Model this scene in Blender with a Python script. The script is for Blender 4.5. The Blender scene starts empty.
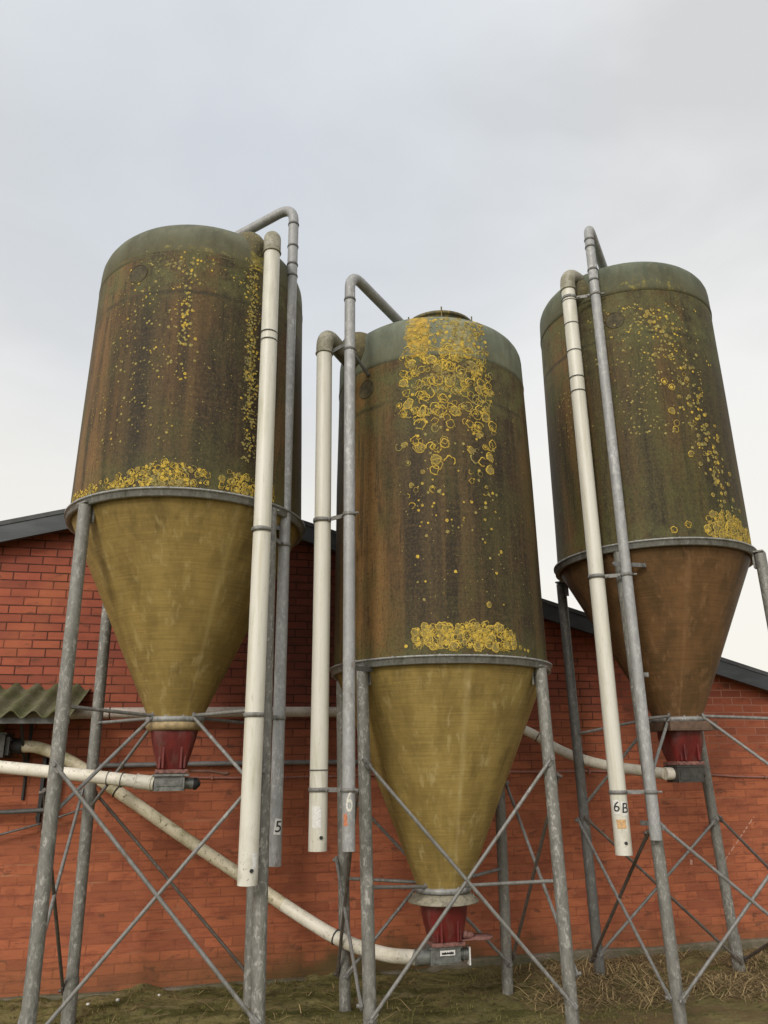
import bpy, math, random
from mathutils import Vector, Matrix, noise as mn
random.seed(7)
PI = math.pi
sc = bpy.context.scene
COL = sc.collection

# ------------------------------------------------------------------ helpers
def vsub(a, b): return Vector(a) - Vector(b)

class MB:
    """collects geometry, then links it as ONE mesh object"""
    def __init__(s): s.v = []; s.f = []; s.m = []; s.sm = []
    def add(s, v, f, mi=0, smooth=True):
        n = len(s.v); s.v += [tuple(p) for p in v]
        for q in f:
            s.f.append(tuple(n + i for i in q)); s.m.append(mi); s.sm.append(smooth)
    def box(s, x0, x1, y0, y1, z0, z1, mi=0):
        v = [(x, y, z) for x in (x0, x1) for y in (y0, y1) for z in (z0, z1)]
        s.add(v, [(0,1,3,2),(4,6,7,5),(0,4,5,1),(2,3,7,6),(0,2,6,4),(1,5,7,3)], mi, False)
    def obox(s, c, ax, ay, az, mi=0):
        c = Vector(c); ax, ay, az = Vector(ax), Vector(ay), Vector(az)
        v = [c + a*ax + b*ay + d*az for a in (-1,1) for b in (-1,1) for d in (-1,1)]
        s.add(v, [(0,1,3,2),(4,6,7,5),(0,4,5,1),(2,3,7,6),(0,2,6,4),(1,5,7,3)], mi, False)
    def lathe(s, prof, n=64, c=(0,0), shift=None, mi=0, wob=0.0, seed=0, close=False):
        """prof: list of (r, z); optional shift(z)->(dx,dy)"""
        v = []
        for r, z in prof:
            dx, dy = shift(z) if shift else (0, 0)
            for k in range(n):
                a = 2*PI*k/n
                rr = r
                if wob: rr = r*(1 + wob*mn.noise(Vector((math.cos(a)*1.7+seed, math.sin(a)*1.7, z*1.3))))
                v.append((c[0]+dx+rr*math.cos(a), c[1]+dy+rr*math.sin(a), z))
        f = []
        m = len(prof)
        for i in range(m-1 if not close else m):
            j = (i+1) % m
            for k in range(n):
                k2 = (k+1) % n
                f.append((i*n+k, i*n+k2, j*n+k2, j*n+k))
        s.add(v, f, mi, True)
    def disc(s, r, z, n=48, c=(0,0), up=True, mi=0):
        v = [(c[0]+r*math.cos(2*PI*k/n), c[1]+r*math.sin(2*PI*k/n), z) for k in range(n)]
        q = tuple(range(n))
        s.add(v, [q if up else q[::-1]], mi, False)
    def tube(s, pts, r, n=16, mi=0, cap=True, radii=None, inner=None):
        pts = [Vector(p) for p in pts]
        t0 = (pts[1]-pts[0]).normalized()
        ref = Vector((0,0,1)) if abs(t0.z) < .9 else Vector((0,1,0))
        u = t0.cross(ref).normalized()
        rings = []; v = []
        for i, p in enumerate(pts):
            if i == 0: t = t0
            elif i == len(pts)-1: t = (pts[i]-pts[i-1]).normalized()
            else: t = ((pts[i]-pts[i-1]).normalized() + (pts[i+1]-pts[i]).normalized()).normalized()
            u = (u - t*u.dot(t)).normalized(); w = t.cross(u)
            rr = radii[i] if radii else r
            v += [p + u*rr*math.cos(2*PI*k/n) + w*rr*math.sin(2*PI*k/n) for k in range(n)]
        f = []
        for i in range(len(pts)-1):
            for k in range(n):
                k2 = (k+1) % n
                f.append((i*n+k, i*n+k2, (i+1)*n+k2, (i+1)*n+k))
        s.add(v, f, mi, True)
        if cap:
            for i, rev in ((0, True), (len(pts)-1, False)):
                q = [v[i*n+k] for k in range(n)]
                s.add(q, [tuple(range(n))[::-1] if rev else tuple(range(n))], mi, False)
    def ring(s, c, axis, R, r, n=20, m=8, mi=0, zs=1.0):
        """flat band round a pipe: torus of section r x r*zs"""
        c = Vector(c); t = Vector(axis).normalized()
        ref = Vector((0,0,1)) if abs(t.z) < .9 else Vector((0,1,0))
        u = t.cross(ref).normalized(); w = t.cross(u)
        v = []; f = []
        for k in range(n):
            d = u*math.cos(2*PI*k/n) + w*math.sin(2*PI*k/n)
            for j in range(m):
                b = 2*PI*j/m
                v.append(c + d*(R + r*math.cos(b)) + t*(r*zs*math.sin(b)))
        for k in range(n):
            for j in range(m):
                k2, j2 = (k+1) % n, (j+1) % m
                f.append((k*m+j, k2*m+j, k2*m+j2, k*m+j2))
        s.add(v, f, mi, True)
    def ellipsoid(s, c, rx, ry, rz, n=24, m=14, mi=0, R=None):
        v = []; f = []
        for i in range(m+1):
            th = PI*i/m
            for k in range(n):
                a = 2*PI*k/n
                p = Vector((rx*math.sin(th)*math.cos(a), ry*math.sin(th)*math.sin(a), rz*math.cos(th)))
                if R: p = R @ p
                v.append(Vector(c)+p)
        for i in range(m):
            for k in range(n):
                k2 = (k+1) % n
                f.append((i*n+k, (i+1)*n+k, (i+1)*n+k2, i*n+k2))
        s.add(v, f, mi, True)
    def bolt(s, c, axis, r=.008, h=.008, mi=0):
        c = Vector(c); t = Vector(axis).normalized()
        s.tube([c - t*h*.2, c + t*h], r, 6, mi)
    def build(s, name, mats, parent=None, loc=(0,0,0)):
        me = bpy.data.meshes.new(name)
        me.from_pydata(s.v, [], s.f)
        if not isinstance(mats, (list, tuple)): mats = [mats]
        for mt in mats: me.materials.append(mt)
        me.polygons.foreach_set('material_index', s.m)
        me.polygons.foreach_set('use_smooth', s.sm)
        me.validate(); me.update()
        o = bpy.data.objects.new(name, me); COL.objects.link(o)
        o.location = loc
        if parent: o.parent = parent
        return o

def arc(p0, p1, p2, n=8):
    """rounded corner: quadratic through control p1"""
    p0, p1, p2 = Vector(p0), Vector(p1), Vector(p2)
    return [(1-t)**2*p0 + 2*t*(1-t)*p1 + t*t*p2 for t in [i/n for i in range(n+1)]]

def spline(pts, n=10):
    pts = [Vector(p) for p in pts]
    P = [2*pts[0]-pts[1]] + pts + [2*pts[-1]-pts[-2]]
    out = []
    for i in range(1, len(P)-2):
        a, b, c, d = P[i-1], P[i], P[i+1], P[i+2]
        for k in range(n):
            t = k/n
            out.append(.5*((2*b)+(c-a)*t+(2*a-5*b+4*c-d)*t*t+(3*b-a-3*c+d)*t**3))
    out.append(pts[-1]); return out

def tag(o, label=None, cat=None, group=None, kind=None):
    if label: o['label'] = label
    if cat: o['category'] = cat
    if group: o['group'] = group
    if kind: o['kind'] = kind
    return o

def empty(name, loc, label, cat, group=None):
    o = bpy.data.objects.new(name, None); COL.objects.link(o); o.location = loc
    o.empty_display_size = .2
    return tag(o, label, cat, group)

# ------------------------------------------------------------------ node helpers
class NT:
    def __init__(s, name):
        s.mat = bpy.data.materials.new(name); s.mat.use_nodes = True
        s.t = s.mat.node_tree; s.b = s.t.nodes['Principled BSDF']
        s.tc = None
    def n(s, typ, **kw):
        x = s.t.nodes.new(typ)
        for k, v in kw.items(): setattr(x, k, v)
        return x
    def set(s, sock, val):
        if isinstance(val, bpy.types.NodeSocket): s.t.links.new(val, sock)
        elif val is not None: sock.default_value = val
    def obj(s):
        if not s.tc: s.tc = s.n('ShaderNodeTexCoord')
        return s.tc.outputs['Object']
    def gen(s):
        return s.obj()
    def map(s, vec, sc=(1,1,1), loc=(0,0,0), rot=(0,0,0)):
        m = s.n('ShaderNodeMapping'); s.set(m.inputs['Vector'], vec)
        m.inputs['Scale'].default_value = sc; m.inputs['Location'].default_value = loc; m.inputs['Rotation'].default_value = rot
        return m.outputs[0]
    def noise(s, vec, scale, detail=4, rough=.55, dist=0, col=False):
        x = s.n('ShaderNodeTexNoise'); s.set(x.inputs['Vector'], vec)
        x.inputs['Scale'].default_value = scale; x.inputs['Detail'].default_value = detail
        x.inputs['Roughness'].default_value = rough; x.inputs['Distortion'].default_value = dist
        return x.outputs['Color' if col else 'Fac']
    def vor(s, vec, scale, feature='F1', out='Distance', rand=1):
        x = s.n('ShaderNodeTexVoronoi', feature=feature); s.set(x.inputs['Vector'], vec)
        x.inputs['Scale'].default_value = scale; x.inputs['Randomness'].default_value = rand
        return x.outputs[out]
    def ramp(s, fac, stops, interp='LINEAR'):
        x = s.n('ShaderNodeValToRGB'); x.color_ramp.interpolation = interp
        e = x.color_ramp.elements
        while len(e) < len(stops): e.new(.5)
        for el, (p, c) in zip(e, stops):
            el.position = p
            el.color = (c, c, c, 1) if isinstance(c, (int, float)) else (*c, 1)
        s.set(x.inputs[0], fac); return x.outputs[0]
    def sm(s, val, a, b):
        x = s.n('ShaderNodeMapRange', interpolation_type='SMOOTHSTEP')
        s.set(x.inputs[0], val); x.inputs[1].default_value = a; x.inputs[2].default_value = b
        return x.outputs[0]
    def mix(s, fac, a, b, mode='MIX'):
        x = s.n('ShaderNodeMix', data_type='RGBA', blend_type=mode)
        s.set(x.inputs[0], fac)
        s.set(x.inputs[6], (*a, 1) if isinstance(a, tuple) else a)
        s.set(x.inputs[7], (*b, 1) if isinstance(b, tuple) else b)
        return x.outputs[2]
    def math(s, op, a, b=None, c=None, clamp=False):
        x = s.n('ShaderNodeMath', operation=op, use_clamp=clamp)
        s.set(x.inputs[0], a)
        if b is not None: s.set(x.inputs[1], b)
        if c is not None: s.set(x.inputs[2], c)
        return x.outputs[0]
    def xyz(s, vec):
        x = s.n('ShaderNodeSeparateXYZ'); s.set(x.inputs[0], vec); return x.outputs
    def comb(s, x, y, z):
        c = s.n('ShaderNodeCombineXYZ'); s.set(c.inputs[0], x); s.set(c.inputs[1], y); s.set(c.inputs[2], z); return c.outputs[0]
    def bump(s, h, strength=.4, dist=.01, normal=None):
        x = s.n('ShaderNodeBump'); s.set(x.inputs['Height'], h)
        x.inputs['Strength'].default_value = strength; x.inputs['Distance'].default_value = dist
        if normal: s.set(x.inputs['Normal'], normal)
        return x.outputs[0]
    def out(s, col=None, rough=.6, metal=0, normal=None, spec=None):
        if col is not None: s.set(s.b.inputs['Base Color'], (*col, 1) if isinstance(col, tuple) else col)
        s.set(s.b.inputs['Roughness'], rough); s.set(s.b.inputs['Metallic'], metal)
        if spec is not None: s.set(s.b.inputs['Specular IOR Level'], spec)
        if normal is not None: s.set(s.b.inputs['Normal'], normal)
        return s.mat

# ------------------------------------------------------------------ materials
def mat_galv(name, spangle=.5, base=(.195,.19,.17), hi=(.47,.46,.42), lo=(.085,.083,.072), dirt=.4):
    N = NT(name); o = N.obj()
    p = N.noise(N.map(o, (1,1,.5)), 44, 4, .65, .9)
    c = N.mix(N.math('MULTIPLY', N.sm(p, .5, .66), N.sm(N.noise(N.map(o, (.4,.4,.3), (2,1,5)), 3, 3, .6), .3, .62)), base, hi)
    c = N.mix(N.math('MULTIPLY', N.sm(N.noise(N.map(o, (1,1,.5)), 24, 4, .65, .6), .48, .68), spangle), c, lo)
    q = N.xyz(N.vor(N.map(o, (1,1,.6)), 60, 'F1', 'Color'))[0]
    c = N.mix(N.math('MULTIPLY', q, .3), c, lo)
    d = N.sm(N.noise(N.map(o, (3,3,.6)), 5, 5, .65), .5, .75)
    c = N.mix(N.math('MULTIPLY', d, dirt), c, (.10,.095,.07))
    ru = N.math('MULTIPLY', N.sm(N.noise(N.map(o, (2,2,.5), (3,1,0)), 9, 5, .7), .60, .72), .55)
    c = N.mix(ru, c, (.13,.065,.03))
    return N.out(c, N.math('MULTIPLY_ADD', p, .3, .42), .15, N.bump(p, .15, .003))
M = {}
M['galv'] = mat_galv('galvanised_steel', .55)
M['galv_pipe'] = mat_galv('galvanised_pipe', .35, (.31,.312,.31), (.5,.5,.495), (.18,.182,.18), .3)
M['galv_dull'] = mat_galv('galvanised_dull', .5, (.13,.13,.125), (.25,.25,.24), (.06,.06,.055), .5)
M['rod'] = mat_galv('brace_steel', .5, (.2,.195,.185), (.33,.325,.31), (.09,.085,.075), .55)
M['rod_dark'] = mat_galv('brace_steel_rusty', .6, (.115,.095,.08), (.2,.17,.15), (.05,.04,.033), .5)
M['flange'] = mat_galv('flange_steel', .4, (.30,.30,.29), (.48,.48,.465), (.08,.08,.075), .6)

def mat_pvc(name='pvc_pipe', base=(.60,.58,.51)):
    N = NT(name); o = N.obj(); z = N.xyz(o)[2]
    st = N.noise(N.map(o, (9,9,.5)), 3, 4, .6)
    c = N.mix(N.sm(st, .45, .75), base, (base[0]*.84, base[1]*.82, base[2]*.74))
    sp = N.noise(o, 55, 3, .7)
    low = N.sm(z, 1.36, .98)
    c = N.mix(N.math('MULTIPLY', N.sm(sp, .60, .70), N.math('MULTIPLY_ADD', low, .6, .12)), c, (.16,.15,.11))
    c = N.mix(N.math('MULTIPLY', low, N.sm(N.noise(o, 12, 4), .45, .7)), c, (.42,.40,.33))
    up = N.math('MULTIPLY', N.sm(z, 3.2, 5.2), N.sm(N.noise(N.map(o,(4,4,.7)), 7, 4), .38, .7))
    c = N.mix(N.math('MULTIPLY', up, .5), c, (.36,.35,.27))
    ag = N.math('MULTIPLY', N.sm(N.noise(N.map(o, (1,1,.12), (6,2,0)), 16, 4, .6), .50, .70), N.sm(N.noise(N.map(o, (1,1,.6), (0,5,0)), 4, 4, .6), .38, .62))
    c = N.mix(N.math('MULTIPLY', ag, .6), c, (.33,.32,.20))
    sc_ = N.sm(N.noise(N.map(o, (1,1,.15)), 60, 3, .6), .64, .72)
    c = N.mix(N.math('MULTIPLY', sc_, .35), c, (.30,.27,.2))
    return N.out(c, .42, 0, N.bump(sp, .05, .002), .4)
M['pvc'] = mat_pvc()
def mat_elbow():
    N = NT('weathered_elbow'); o = N.obj()
    a = N.noise(o, 14, 5, .65); b = N.noise(o, 60, 3, .7)
    c = N.mix(N.sm(a, .4, .65), (.20,.185,.13), (.33,.31,.25))
    c = N.mix(N.sm(b, .55, .7), c, (.10,.09,.055))
    return N.out(c, .75, 0, N.bump(b, .2, .004))
M['elbow'] = mat_elbow()
def mat_tube(name, base, dirtc, amt):
    N = NT(name); o = N.obj()
    a = N.noise(o, 6, 5, .65); b = N.noise(o, 45, 4, .7); z = N.noise(N.map(o, (1,1,1)), 17, 4, .6, 1)
    c = N.mix(N.math('MULTIPLY', N.sm(a, .42, .7), amt), base, dirtc)
    c = N.mix(N.math('MULTIPLY', N.sm(b, .57, .68), amt), c, (.14,.11,.07))
    c = N.mix(N.math('MULTIPLY', N.sm(z, .62, .7), .5*amt), c, (.10,.09,.07))
    # grime collects along the underside of the lying tube as a stain
    return N.out(c, .45, 0, N.bump(b, .05, .002), .4)
M['tube_white'] = mat_tube('auger_tube_white', (.66,.62,.53), (.42,.38,.28), .6)
M['tube_dirty'] = mat_tube('auger_tube_mossy', (.58,.52,.38), (.26,.23,.12), .95)
M['tube_grey'] = mat_tube('auger_tube_grey', (.42,.36,.32), (.6,.55,.48), .7)
def mat_plain(name, col, rough=.6, metal=0, var=.4, scale=20):
    N = NT(name); o = N.obj(); a = N.noise(o, scale, 5, .65)
    c = N.mix(N.sm(a, .35, .7), col, tuple(x*(1-var) for x in col))
    return N.out(c, rough, metal, N.bump(a, .12, .004))
M['dark'] = mat_plain('dark_steel', (.035,.035,.035), .6, .2)
M['black'] = mat_plain('black_rubber', (.015,.015,.015), .7)
M['label'] = mat_plain('label_white', (.72,.71,.68), .6, 0, .25, 90)
M['ink'] = mat_plain('label_ink', (.02,.02,.02), .7, 0, .1)
M['paint_white'] = mat_plain('painted_numeral', (.68,.66,.58), .7, 0, .35, 120)
M['sticker'] = mat_plain('orange_sticker', (.62,.38,.18), .6, 0, .4, 80)
M['smudge'] = mat_plain('orange_smudge', (.55,.20,.10), .7, 0, .4, 80)
M['housing'] = mat_plain('auger_housing', (.20,.205,.19), .5, .4, .5, 30)
M['housing_dark'] = mat_plain('auger_housing_dark', (.07,.067,.06), .6, .3, .4, 30)
M['cap_plate'] = mat_plain('hopper_cap_plate', (.30,.27,.20), .6, 0, .5, 25)
M['wood_plate'] = mat_plain('hopper_wood_plate', (.42,.31,.16), .65, 0, .45, 25)
M['wood_dark'] = mat_plain('hopper_wood_plate_dark', (.14,.085,.055), .65, 0, .45, 25)
M['rust'] = mat_plain('rusty_lever', (.16,.075,.05), .8, .1, .5, 40)
M['pinkplate'] = mat_plain('faded_red_plate', (.26,.12,.10), .7, 0, .5, 40)
M['cable'] = mat_plain('cable_sheath', (.30,.13,.10), .6, 0, .3, 10)
M['conduit'] = mat_plain('grey_conduit', (.19,.185,.185), .5, .1, .35, 14)
M['pebble'] = mat_plain('white_stone', (.7,.69,.66), .7, 0, .2, 60)
def mat_red(name, k=1.0):
    N = NT(name); o = N.obj(); a = N.noise(N.map(o, (1,1,.6)), 13, 5, .65); b = N.noise(o, 70, 3, .7)
    c = N.mix(N.sm(a, .35, .7), (.36*k,.040*k,.035*k), (.22*k,.028*k,.028*k))
    c = N.mix(N.math('MULTIPLY', N.sm(b, .6, .72), .5), c, (.10,.05,.035))
    c = N.mix(N.math('MULTIPLY', N.sm(N.noise(N.map(o, (1,1,.3), (2,0,0)), 18, 4, .65), .48, .68), .5), c, (.15,.075,.06))
    return N.out(c, .45, 0, N.bump(b, .08, .003))
M['red'] = mat_red('red_plastic', .42)

FACE = {'l': -88.1, 'm': -107.0, 'r': -122.6}

def mat_tank(name, key, rz, blobs, warm, dark, olive, seams, warm_d=(-75,-45), green_amt=.2):
    """weathered fibreglass, streaked down the wall and mottled with algae; blobs = (angle, z, sa, sz, amount, scale)"""
    N = NT(name); o = N.obj(); x, y, z = N.xyz(o)
    ang = N.math('ARCTAN2', y, x)
    # angle from the facing direction in degrees, wrapped
    f = math.radians(FACE[key])
    d = N.math('MULTIPLY', N.math('SUBTRACT', ang, f), 180/PI)
    d = N.math('WRAP', d, 180, -180)
    st = N.noise(N.map(o, (1,1,.05)), 9, 5, .6)
    st2 = N.noise(N.map(o, (1,1,.09), (3,1,2)), 30, 5, .68)
    big = N.noise(N.map(o, (1,1,.4), (7,3,1)), 2.3, 4, .55)
    c = N.mix(N.sm(st, .36, .64), dark, olive)
    wm = N.math('MULTIPLY', N.sm(N.noise(N.map(o, (1,1,.035), (5,5,0)), 5.5, 4, .6), .42, .62), N.sm(big, .3, .62))
    c = N.mix(N.math('MULTIPLY', wm, .55), c, tuple(k*.8 for k in warm))
    # the broad rust-brown run at the given angle band
    wb = N.math('MULTIPLY', N.sm(d, warm_d[0], warm_d[0]+12), N.sm(d, warm_d[1]+10, warm_d[1]-4))
    wb = N.math('MULTIPLY', wb, N.sm(N.noise(N.map(o, (1,1,.12), (1,9,0)), 6, 4), .30, .60))
    c = N.mix(N.math('MULTIPLY', wb, .9), c, tuple(k*1.1 for k in warm))
    c = N.mix(N.math('MULTIPLY', N.sm(st2, .52, .68), .7), c, tuple(k*.42 for k in dark))
    run = N.math('MULTIPLY', N.sm(N.noise(N.map(o, (1,1,.03), (8,3,1)), 13, 4, .6), .54, .64), N.sm(N.noise(N.map(o, (1,1,.5), (4,4,9)), 3, 4, .6), .4, .6))
    c = N.mix(N.math('MULTIPLY', run, .6), c, (.014,.012,.006))
    # winding lines of the glass roving, fine and horizontal
    wl = N.noise(N.map(o, (1.1,1.1,22), (0,0,4)), 4, 5, .75)
    c = N.mix(N.math('MULTIPLY', N.sm(wl, .5, .68), .28), c, tuple(k*1.6 for k in olive))
    c = N.mix(N.math('MULTIPLY', N.sm(wl, .48, .3), .30), c, tuple(k*.5 for k in dark))
    # green algae towards top and in broad clouds
    g = N.math('MULTIPLY', N.sm(N.noise(N.map(o, (1,1,.6), (2,8,3)), 3.1, 5, .6), .44, .68), green_amt*2)
    c = N.mix(g, c, (.066,.068,.018))
    gt = N.math('MULTIPLY', N.sm(z, rz+1.3, seams[0]+.1), N.sm(N.noise(o, 7, 5, .65), .35, .65))
    c = N.mix(N.math('MULTIPLY', gt, .75), c, (.10,.10,.035))
    # damp algae just above the flange
    lo = N.math('MULTIPLY', N.sm(z, rz+.32, rz+.02), N.sm(N.noise(o, 9, 5, .6), .35, .6))
    c = N.mix(N.math('MULTIPLY', lo, .65), c, (.085,.085,.028))
    # fine lichen crust in clouds
    fine = N.noise(o, 42, 4, .75); fv = N.vor(o, 48)
    for (a0, z0, sa, sz, amt, scl) in blobs:
        e1 = N.math('POWER', N.math('DIVIDE', N.math('SUBTRACT', d, a0), sa), 2)
        e2 = N.math('POWER', N.math('DIVIDE', N.math('SUBTRACT', z, z0), sz), 2)
        e = N.math('EXPONENT', N.math('MULTIPLY', N.math('ADD', e1, e2), -1))
        n2 = N.noise(N.map(o, (1,1,.8), (a0*.1, z0, 0)), scl, 5, .75)
        v = N.math('ADD', N.math('MULTIPLY', e, amt), N.math('SUBTRACT', n2, .5))
        m = N.math('MULTIPLY', N.sm(v, .30, .42), N.sm(fv, .62, .36))
        lc = N.mix(N.sm(fine, .42, .6), (.30,.23,.045), (.42,.34,.09))
        lc = N.mix(N.sm(N.noise(o, 16, 3), .45, .6), lc, (.24,.22,.09))
        c = N.mix(N.math('MULTIPLY', m, .85), c, lc)
    for zz in seams:
        w = N.math('ABSOLUTE', N.math('SUBTRACT', N.math('ADD', z, N.math('MULTIPLY', N.noise(o, 3, 2), .03)), zz+.015))
        c = N.mix(N.math('MULTIPLY', N.math('MULTIPLY', N.sm(w, .026, .002), N.sm(N.noise(o, 6, 4), .3, .6)), .75), c, (.026,.022,.013))
    gn = N.noise(N.map(o, (1,1,.7)), 75, 3, .75)
    c = N.mix(N.math('MULTIPLY', N.sm(gn, .5, .68), .38), c, tuple(min(1, k*1.9) for k in olive))
    c = N.mix(N.math('MULTIPLY', N.sm(gn, .5, .34), .45), c, tuple(k*.4 for k in dark))
    sp = N.noise(o, 120, 2, .7)
    c = N.mix(N.math('MULTIPLY', N.sm(sp, .66, .74), .5), c, (.3,.29,.2))
    h = N.math('ADD', N.math('MULTIPLY', wl, .5), N.math('MULTIPLY', fine, .7))
    return N.out(c, .72, 0, N.bump(h, .35, .006), .3)

def mat_dome(name, key, greenc, blobs, zlow=0, amt0=0):
    N = NT(name); o = N.obj(); x, y, z = N.xyz(o)
    f = math.radians(FACE[key])
    d = N.math('WRAP', N.math('MULTIPLY', N.math('SUBTRACT', N.math('ARCTAN2', y, x), f), 180/PI), 180, -180)
    a = N.noise(N.map(o, (1,1,.35)), 6, 5, .65); b = N.noise(o, 26, 5, .7)
    c = N.mix(N.sm(a, .38, .66), greenc, tuple(k*.62 for k in greenc))
    c = N.mix(N.math('MULTIPLY', N.sm(b, .5, .72), .7), c, (.16,.145,.085))
    c = N.mix(N.math('MULTIPLY', N.sm(N.noise(N.map(o, (1,1,.08)), 15, 4), .52, .7), .5), c, (.07,.07,.045))
    lowm = N.math('MULTIPLY', N.sm(N.math('ADD', z, N.math('MULTIPLY', N.noise(o, 5, 5, .65), .25)), zlow+.42, zlow+.12), amt0)
    c = N.mix(lowm, c, N.mix(b, (.045,.038,.016), (.10,.085,.03)))
    for (a0, z0, sa, sz, amt, scl, lcol) in blobs:
        e1 = N.math('POWER', N.math('DIVIDE', N.math('SUBTRACT', d, a0), sa), 2)
        e2 = N.math('POWER', N.math('DIVIDE', N.math('SUBTRACT', z, z0), sz), 2)
        e = N.math('EXPONENT', N.math('MULTIPLY', N.math('ADD', e1, e2), -1))
        n2 = N.noise(N.map(o, (1,1,.8), (a0*.1, z0, 0)), scl, 5, .75)
        v = N.math('ADD', N.math('MULTIPLY', e, amt), N.math('SUBTRACT', n2, .5))
        c = N.mix(N.math('MULTIPLY', N.sm(v, .28, .46), .8), c, N.mix(N.sm(b, .42, .6), lcol, tuple(k*.55 for k in lcol)))
    return N.out(c, .75, 0, N.bump(b, .3, .006), .3)

def mat_hopper(name, c1, c2, c3, ztop, seam):
    N = NT(name); o = N.obj(); x, y, z = N.xyz(o)
    st = N.noise(N.map(o, (1,1,.12)), 7, 5, .6); st2 = N.noise(N.map(o, (1,1,.08), (4,4,4)), 20, 4, .6)
    c = N.mix(N.sm(st, .35, .66), c1, c2)
    c = N.mix(N.math('MULTIPLY', N.sm(st2, .55, .75), .5), c, c3)
    wl = N.noise(N.map(o, (.9,.9,24)), 4, 5, .75)
    wl2 = N.noise(N.map(o, (.5,.5,2.2)), 4, 3, .6)
    c = N.mix(N.math('MULTIPLY', N.sm(wl, .5, .64), .26), c, tuple(min(1, k*1.4) for k in c1))
    c = N.mix(N.math('MULTIPLY', N.sm(wl, .5, .36), .26), c, tuple(k*.55 for k in c2))
    c = N.mix(N.math('MULTIPLY', N.sm(wl2, .52, .7), .3), c, tuple(k*.7 for k in c1))
    an = N.math('ARCTAN2', y, x)
    sw = N.math('ABSOLUTE', N.math('ADD', an, seam))
    c = N.mix(N.math('MULTIPLY', N.sm(sw, .06, .0), N.math('MULTIPLY', st2, .5)), c, c3)
    tr = N.math('MULTIPLY', N.sm(z, ztop-.75, ztop-.05), N.sm(N.noise(N.map(o, (1,1,.03), (1,1,7)), 16, 4, .6), .50, .64))
    c = N.mix(N.math('MULTIPLY', tr, .22), c, tuple(k*.30 for k in c2))
    gr = N.math('MULTIPLY', N.sm(N.noise(N.map(o, (1,1,.07), (2,6,1)), 9, 5, .62), .50, .72), N.sm(N.noise(N.map(o, (1,1,.6), (9,2,4)), 3, 4, .6), .35, .6))
    c = N.mix(N.math('MULTIPLY', gr, .5), c, tuple(k*.38 for k in c2))
    pa = N.math('MULTIPLY', N.sm(N.noise(N.map(o, (1,1,.05), (7,1,2)), 14, 4, .6), .58, .72), .4)
    c = N.mix(pa, c, c3)
    sp = N.noise(o, 90, 3, .7)
    c = N.mix(N.math('MULTIPLY', N.sm(sp, .62, .72), .4), c, tuple(k*.4 for k in c3))
    return N.out(c, .55, 0, N.bump(wl, .22, .004), .35)

def mat_lichen(name, c1, c2):
    N = NT(name); o = N.obj(); a = N.noise(o, 60, 4, .7); b = N.noise(o, 9, 3)
    ri = N.n('ShaderNodeNewGeometry').outputs['Random Per Island']
    c = N.mix(N.sm(a, .38, .62), c1, c2)
    c = N.mix(N.math('MULTIPLY', N.sm(ri, .4, 1.0), .6), c, (.25,.195,.065))
    c = N.mix(N.math('MULTIPLY', N.sm(b, .5, .7), .5), c, tuple(k*.75 for k in c1))
    er = N.math('ADD', N.math('MULTIPLY', N.noise(o, 95, 3, .7), .6), N.math('MULTIPLY', N.noise(o, 28, 3, .6), .4))
    N.set(N.b.inputs['Alpha'], N.sm(er, .39, .46))
    return N.out(c, .9, 0, N.bump(a, .4, .004), .15)
M['li_y'] = mat_lichen('lichen_yellow', (.60,.42,.07), (.42,.285,.05))
M['li_p'] = mat_lichen('lichen_pale', (.36,.30,.11), (.26,.22,.07))
M['li_c'] = mat_lichen('lichen_core', (.24,.19,.06), (.16,.12,.05))

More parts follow.
